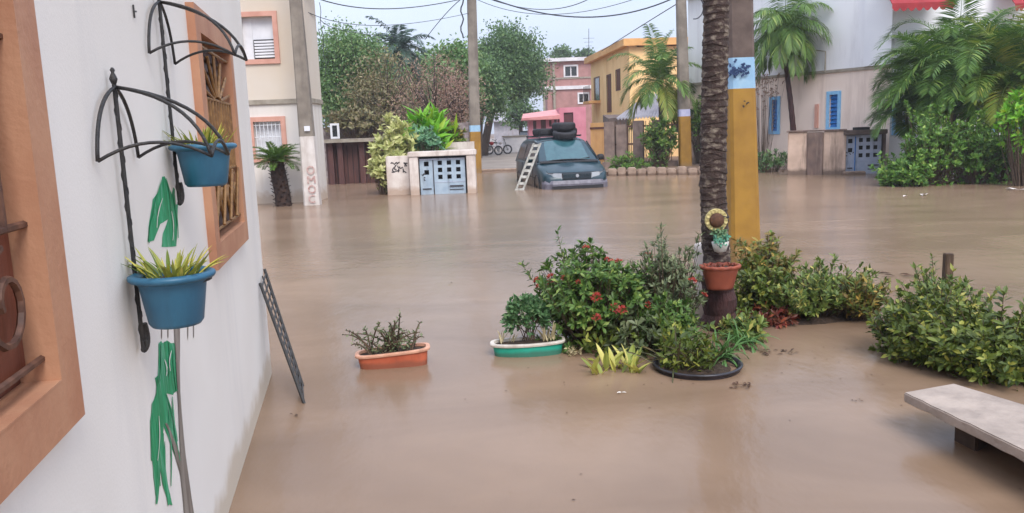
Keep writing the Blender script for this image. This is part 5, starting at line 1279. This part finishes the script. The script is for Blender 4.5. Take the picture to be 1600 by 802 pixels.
sk = MB(); rg = random.Random(3)
for k in range(190):
    if k % 3 == 0: p = V((rg.uniform(-1.2, 3.6), rg.uniform(3.2, 9), 0))
    elif k % 3 == 1: p = V((rg.uniform(.3, 3.2), rg.uniform(4.9, 5.7), 0))
    else: p = V((rg.uniform(-4, 9), rg.uniform(9, 21), 0))
    l = rg.uniform(.008, .022)*(1 if p.y < 9 else 2.5); an = rg.uniform(0, 6.28)
    sk.leaf(p+V((0, 0, .004)), V((math.cos(an), math.sin(an), .05)), V((0, 0, 1)), l, l*.5)
tag(sk.build('floating_specks', 'debris'), 'tiny leaf specks scattered over the flood water', 'specks', kind='stuff')
# ================================================================== MIDDLE DISTANCE PLANTS
# cycad in front of the cream building
sg = G(441, 322); cy = thing('cycad', V((sg.x, sg.y, -.3)), 'stout cycad with dark trunk in front of the cream building', 'cycad')
zt = P(438, 254, sg.y).z
tk = MB(); tk.tube([V((sg.x+.05, sg.y, -.35)), V((sg.x+.03, sg.y, .3)), V((sg.x-.03, sg.y, zt*.7)), V((sg.x-.05, sg.y, zt+.05))], [.22, .19, .19, .16], 14)
for k in range(90):
    a = k*2.4; z_ = -.1+(zt+.1)*k/90; p = V((sg.x+.03-.08*z_+math.cos(a)*.18, sg.y+math.sin(a)*.18, z_)); d = V((math.cos(a), math.sin(a), .7)); tk.blade(p, d, V((0, 0, 1)), .1, .09, 0, 3, .4)
tk.build('trunk', 'cycad_bark', cy)
for k in range(40): frond(cy, V((sg.x-.05, sg.y, zt+.03)), k*2.4, .05+.95*(k/40), rnd(.6, .78), rnd(.3, .7), .17, 30, 'leaf_palm', .022, .15, .35, .15, .01)
# shrubs round the cabinet
bush('pale_shrub', 'tall pale yellow leaved shrub left of the concrete framed cabinet', P(620, 262, 23.3)+V((0, 0, .1)), (.75, .6, 1.35), 190, .20, .10, 'leaf_paleyellow', base=-.1, whorl=9, ragged=.4)
bush('hanging_pale_shrub', 'pale yellow shrub drooping to the water left of the graffiti wall', P(600, 275, 22.8), (.42, .4, .7), 90, .17, .085, 'leaf_paleyellow', base=-.1, whorl=9, seed=3)
bush('blue_green_shrub', 'blue green shrub directly above the cabinet frame', P(664, 228, 23.6), (.48, .4, .62), 110, .15, .07, 'leaf_bluegreen', base=0, whorl=9)
bush('lime_plant', 'bright lime green broad leaved plant rising behind the cabinet', P(668, 226, 25), (.8, .5, 1.05), 70, .55, .13, 'leaf_lime', base=0, whorl=7, upright=1.4, along=1)
bush('olive_shrub', 'yellow olive shrub between the lime plant and the pole', P(708, 222, 25.5), (.42, .4, .65), 80, .16, .07, 'leaf_autumn', base=0, whorl=9)
bush('vine_mound', 'dull brown green mound of vines over the stone wall', P(556, 200, 32.6), (1.5, .6, .85), 260, .16, .08, 'leaf_brownveg', base=1.2, whorl=9)
# trees behind
def treepx(name, label, px, py, Y, rx, rz, mt, clumps=150, per=55, Ln=.26, W=.14, foot=None, **k):
    c = P(px, py, Y); return crown_tree(name, label, (P(foot or px, 200, Y).x, Y, gz(Y)), c, (rx, k.pop('ry', rx), rz), clumps, per, Ln, W, mt, **k)
TG = 'trees beyond the stone wall'
treepx('leafy_tree', 'green leafy tree right beside the corner of the cream building', 548, 125, 40, 1.8, 2.6, 'leaf_tree', 190, 110, .17, .09, clr=.42, group=TG, bare=12)
treepx('dry_tree', 'thin brownish tree below the dark palm', 598, 148, 38, 1.5, 2.0, 'leaf_brownveg', 110, 40, .18, .08, clr=.4, group=TG, bare=14, trunk_r=.12)
treepx('rust_tree', 'bare rusty pink tree left of the middle utility pole', 676, 152, 37, 1.9, 1.7, 'leaf_rust', 110, 40, .13, .045, clr=.4, group=TG, bare=26, trunk_r=.12)
treepx('dusky_tree', 'rusty brown shrubby tree touching the middle utility pole', 715, 165, 36, .9, 1.4, 'leaf_rust', 80, 44, .13, .05, clr=.34, group=TG, bare=12, trunk_r=.1, seed=2)
treepx('small_tree', 'small green tree directly behind the middle utility pole', 716, 112, 42, 1.15, 1.7, 'leaf_tree', 90, 50, clr=.38, group=TG)
treepx('mango_tree', 'large round dark green tree right of the middle utility pole', 794, 112, 52, 2.15, 2.7, 'leaf_tree_dark', 300, 110, .2, .11, clr=.42, group=TG, trunk_r=.3, foot=752, low=-.45)
treepx('shade_tree', 'dark green tree filling the gap under the large round tree', 756, 140, 48, 1.2, 2.0, 'leaf_tree_dark', 130, 80, .2, .11, clr=.42, group=TG, foot=745)
treepx('hedge_tree', 'wide green tree closing the view behind the rusty one', 665, 150, 58, 4.4, 2.9, 'leaf_tree', 260, 90, .24, .13, clr=.6, group=TG, ry=1.6)
treepx('backing_tree', 'broad green tree behind the leafy one by the cream building', 552, 150, 52, 2.8, 3.4, 'leaf_tree', 190, 90, .24, .13, clr=.6, group=TG, ry=1.6)
treepx('roof_tree', 'small dark treetop over the left part of the white roof slab', 877, 88, 98, 1.0, 1.0, 'leaf_tree_dark', 40, 40, .4, .2, clr=.3)
treepx('far_tree', 'small dark treetop between the white roof slab and the orange house', 915, 88, 98, 1.3, .8, 'leaf_tree_dark', 40, 40, .4, .2, clr=.3)
treepx('far_bush', 'dark bush beside the grey shed at the end of the street', 812, 178, 66, 1.2, 1.4, 'leaf_tree_dark', 50, 40, .3, .15, clr=.35)
def palmtree(name, label, base, top, r0, nf, Ln, lf, n, mt, el=(.0, 1.3), droop=(.6, 1.2), W=.05, shaft=None, group=None, hang=.5, az=None, bark='bark', mt2=None):
    random.seed(sum(map(ord, label)))
    base, top = V(base), V(top); r_ = thing(name, V((base.x, base.y, base.z)), label, 'palm tree', group)
    mid = base.lerp(top, .5)+V((.12, 0, 0))
    tk = MB(); pts = bez(base-V((0, 0, .3)), mid, top, 26); tk.tube(pts, [r0*(1.25-.45*i/25)+(.008 if i % 2 else 0) for i in range(26)], 10); tk.build('trunk', bark, r_)
    if shaft: MB().tube([top-V((0, 0, shaft*.15)), top+V((0, 0, shaft*.5)), top+V((0, 0, shaft))], [r0*1.1, r0*1.7, r0*.7], 12).build('crown_shaft', 'crown_shaft', r_, smooth=True)
    t = top+V((0, 0, (shaft or 0)*.9))
    for k in range(nf):
        f = (k+.5)/nf; e = el[0]+(el[1]-el[0])*f
        frond(r_, t, (az or 0)+k*2.4, e+rnd(-.1, .1), Ln*rnd(.85, 1.1), droop[0]+(droop[1]-droop[0])*(1-f)*rnd(.8, 1.2), lf, n, (mt2 if mt2 and k < 5 else mt), W, hang)
    return r_
c = P(622, 78, 46); palmtree('coconut_palm', 'dark coconut palm rising above the trees on the left skyline', (c.x+.2, 46, .1), c, .13, 26, 2.3, .6, 46, 'leaf_palm_dark', (-.5, 1.2), (.7, 1.3), .07, hang=1.0)
c = P(1030, 128, 31); palmtree('coconut_palm', 'small coconut palm with yellowing lower fronds in front of the orange house', (P(1034, 250, 31).x, 31, .1), c, .11, 22, 2.1, .6, 56, 'leaf_palm', (-.2, 1.5), (.7, 1.7), .036, hang=1.0, mt2='leaf_palm_yellow')
c = P(1226, 92, 27); palmtree('dwarf_palm', 'slender palm with pale crownshaft before the pale house', (P(1246, 205, 27).x, 27, -.2), c, .085, 30, 1.75, .7, 52, 'leaf_palm', (-.25, 1.35), (1.0, 2.2), .034, shaft=.95, hang=1.5, bark='palm_root')
AG = 'feathery palms before the pale house'
for px, py, Y, nf, Ln, lab, mt in ((1482, 135, 21.5, 60, 1.8, 'feathery palm clump directly under the red awning', 'leaf_areca'), (1440, 140, 22.6, 26, .95, 'lowest leftmost feathery palm clump by the corner of the pale house', 'leaf_areca'),
                                   (1540, 110, 21, 54, 2.2, 'tall feathery palm clump with brown stems left of the blue window', 'leaf_areca'), (1500, 85, 23, 46, 1.9, 'feathery palm filling in high behind the others under the awning', 'leaf_areca'), (1600, 85, 20.5, 30, 2.0, 'feathery palm hanging in at the right edge of the picture', 'leaf_palm_yellow')):
    c = P(px, py, Y); r_ = thing('areca_palm', (c.x, Y, -.3), lab, 'palm tree', AG); random.seed(int(px))
    for k in range(7):
        a = k*2.4; b = V((c.x+math.cos(a)*.3, Y+math.sin(a)*.25, -.35)); t = c+V((math.cos(a)*.45, math.sin(a)*.3, rnd(-.5, .3)))
        MB().tube(bez(b, (b+t)/2, t, 8), [.05, .05, .045, .045, .04, .04, .035, .03], 7).build('stem', 'crown_shaft' if k % 2 else 'bark', r_)
    for k in range(nf):
        a = k*2.4; t = c+V((math.cos(a)*.45, math.sin(a)*.35, rnd(-1.0, .4)))
        frond(r_, t, a+rnd(-.3, .3), rnd(.25, 1.3), Ln*rnd(.75, 1.1), rnd(.7, 1.5), .6, 50, mt, .03, .6, .4)
SG = 'large shrubs at the water edge on the right'
for px, py, rx, rz, lab in ((1412, 282, .62, .55, 'large green shrub next to the grey blue cabinet'), (1455, 258, .85, 1.25, 'tallest pale green shrub below the feathery palms'), (1515, 262, .8, 1.05, 'green shrub in the middle of the waterside row, below the brown palm stems'), (1572, 264, .85, 1.0, 'dark green shrub under the blue window')):
    c = P(px, py, 19.4); bush('waterside_shrub', lab, c, (rx, .7, rz), 330, .115, .055, 'leaf_shrub', base=-.1, whorl=10, group=SG, ragged=.35, shoots=14)
bush('lime_shrub', 'bright lime shrub at the right edge in front of the blue window', P(1605, 195, 18.2), (.62, .5, .75), 150, .16, .07, 'leaf_lime', base=-.1, whorl=9)
bush('twiggy_shrub', 'sparse reddish twiggy shrub beside the yellow pole, before the pale house', P(1192, 152, 27.5), (.65, .5, .85), 80, .07, .03, 'leaf_rust', base=0, whorl=6, stem='twig', shoots=18)
bush('low_weeds', 'low dark weeds along the foot of the pale house', P(1205, 256, 26.5), (.85, .4, .5), 80, .13, .05, 'leaf_tree_dark', base=-.1, whorl=8)
bush('fence_shrub', 'dense dark green shrub under the small coconut palm', P(1030, 232, 29.9), (.75, .4, 1.15), 190, .18, .07, 'leaf_palm', base=0, whorl=9)
bush('verge_weeds', 'grassy weeds between the fence and the kerb stones beside the van', P(978, 262, 29.2), (.7, .3, .55), 110, .15, .04, 'leaf_shrub', base=0, whorl=8)
bush('gate_shrub', 'dark shrub between the pole and the ringed palm trunk', P(1095, 200, 31), (.55, .4, 1.2), 120, .2, .08, 'leaf_palm', base=.2, whorl=8)
bush('roof_fern', 'green plant hanging over the lean to roof behind the palm', P(1060, 165, 33), (.8, .4, .8), 90, .22, .09, 'leaf_palm_yellow', base=1.4, whorl=8)

# ------------------------------------------------------------------ overhead wires
def wire(p0, pm, p1, label, r=.014, n=24):
    o = MB().tube(bez(p0, pm, p1, n), r, 5).build('overhead_wire', 'cable'); tag(o, label, 'cable', 'overhead wires'); return o
def w3(a, b, c, Ya, Yc, label, r=.014):
    p0, p1 = P(*a, Ya), P(*c, Yc); m_ = P(*b, (Ya+Yc)/2); return wire(p0, m_*2-(p0+p1)/2, p1, label, r)
w3((738, -14), (905, 27), (1064, -8), 33, 30, 'long wire sagging between the middle pole and the pole by the coconut palm', .026)
w3((738, -4), (880, 22), (1064, -30), 33, 30, 'thinner wire just above the long sagging one', .012)
w3((1063, 3), (1000, 42), (940, 80), 30, 45, 'wire running down from the pole to the orange house roof', .02)
w3((464, -16), (600, 14), (737, -5), 20.5, 33, 'upper wire from the lettered pole to the middle pole', .016)
w3((464, 10), (590, 40), (736, 20), 20.5, 33, 'lower thin wire from the lettered pole to the middle pole', .010)
w3((500, 30), (560, 52), (664, 60), 22, 40, 'thin wire running off behind the cream building', .010)
w3((733, -10), (700, 18), (664, 62), 33, 42, 'wire dropping from the middle pole toward the dark palm', .018)
w3((737, -12), (850, 15), (960, -30), 33, 20, 'wire rising from the middle pole out of the top of the frame', .012)
pts = [P(722+2.2*math.sin(i*1.3), -6+i*6, 32.7) for i in range(12)]
tag(MB().tube(pts, .03, 5).build('overhead_wire', 'cable'), 'thick crinkled cable hanging just left of the middle pole', 'cable', 'overhead wires')
pts = [P(1085+14*math.cos(t), 12+18*math.sin(t), 29.7) for t in [(-1.6+i*.3) for i in range(12)]]
tag(MB().tube(pts, .02, 5).build('overhead_wire', 'cable'), 'loop of slack cable right of the pole by the coconut palm', 'cable', 'overhead wires')
pts = [P(499+i*.7+1.2*math.sin(i*1.1), 4+i*7.5, 22.5) for i in range(16)]
tag(MB().tube(pts, .009, 5).build('overhead_wire', 'cable'), 'tangled wire dangling at the corner of the cream building', 'cable', 'overhead wires')

# ------------------------------------------------------------------ damp air
hz = MB(); hz.box(-430, 430, -90, 430, -2.0, 14.0)
ho = hz.build('haze', 'soil'); tag(ho, kind='stuff')
hm = bpy.data.materials.new('damp_air'); hm.use_nodes = True; hn = hm.node_tree; hn.nodes.clear()
hv = hn.nodes.new('ShaderNodeVolumePrincipled'); hv.inputs['Color'].default_value = (.95, .96, 1, 1); hv.inputs['Density'].default_value = .0012; hv.inputs['Anisotropy'].default_value = .2
hout = hn.nodes.new('ShaderNodeOutputMaterial'); hn.links.new(hv.outputs[0], hout.inputs['Volume'])
ho.data.materials.clear(); ho.data.materials.append(hm)
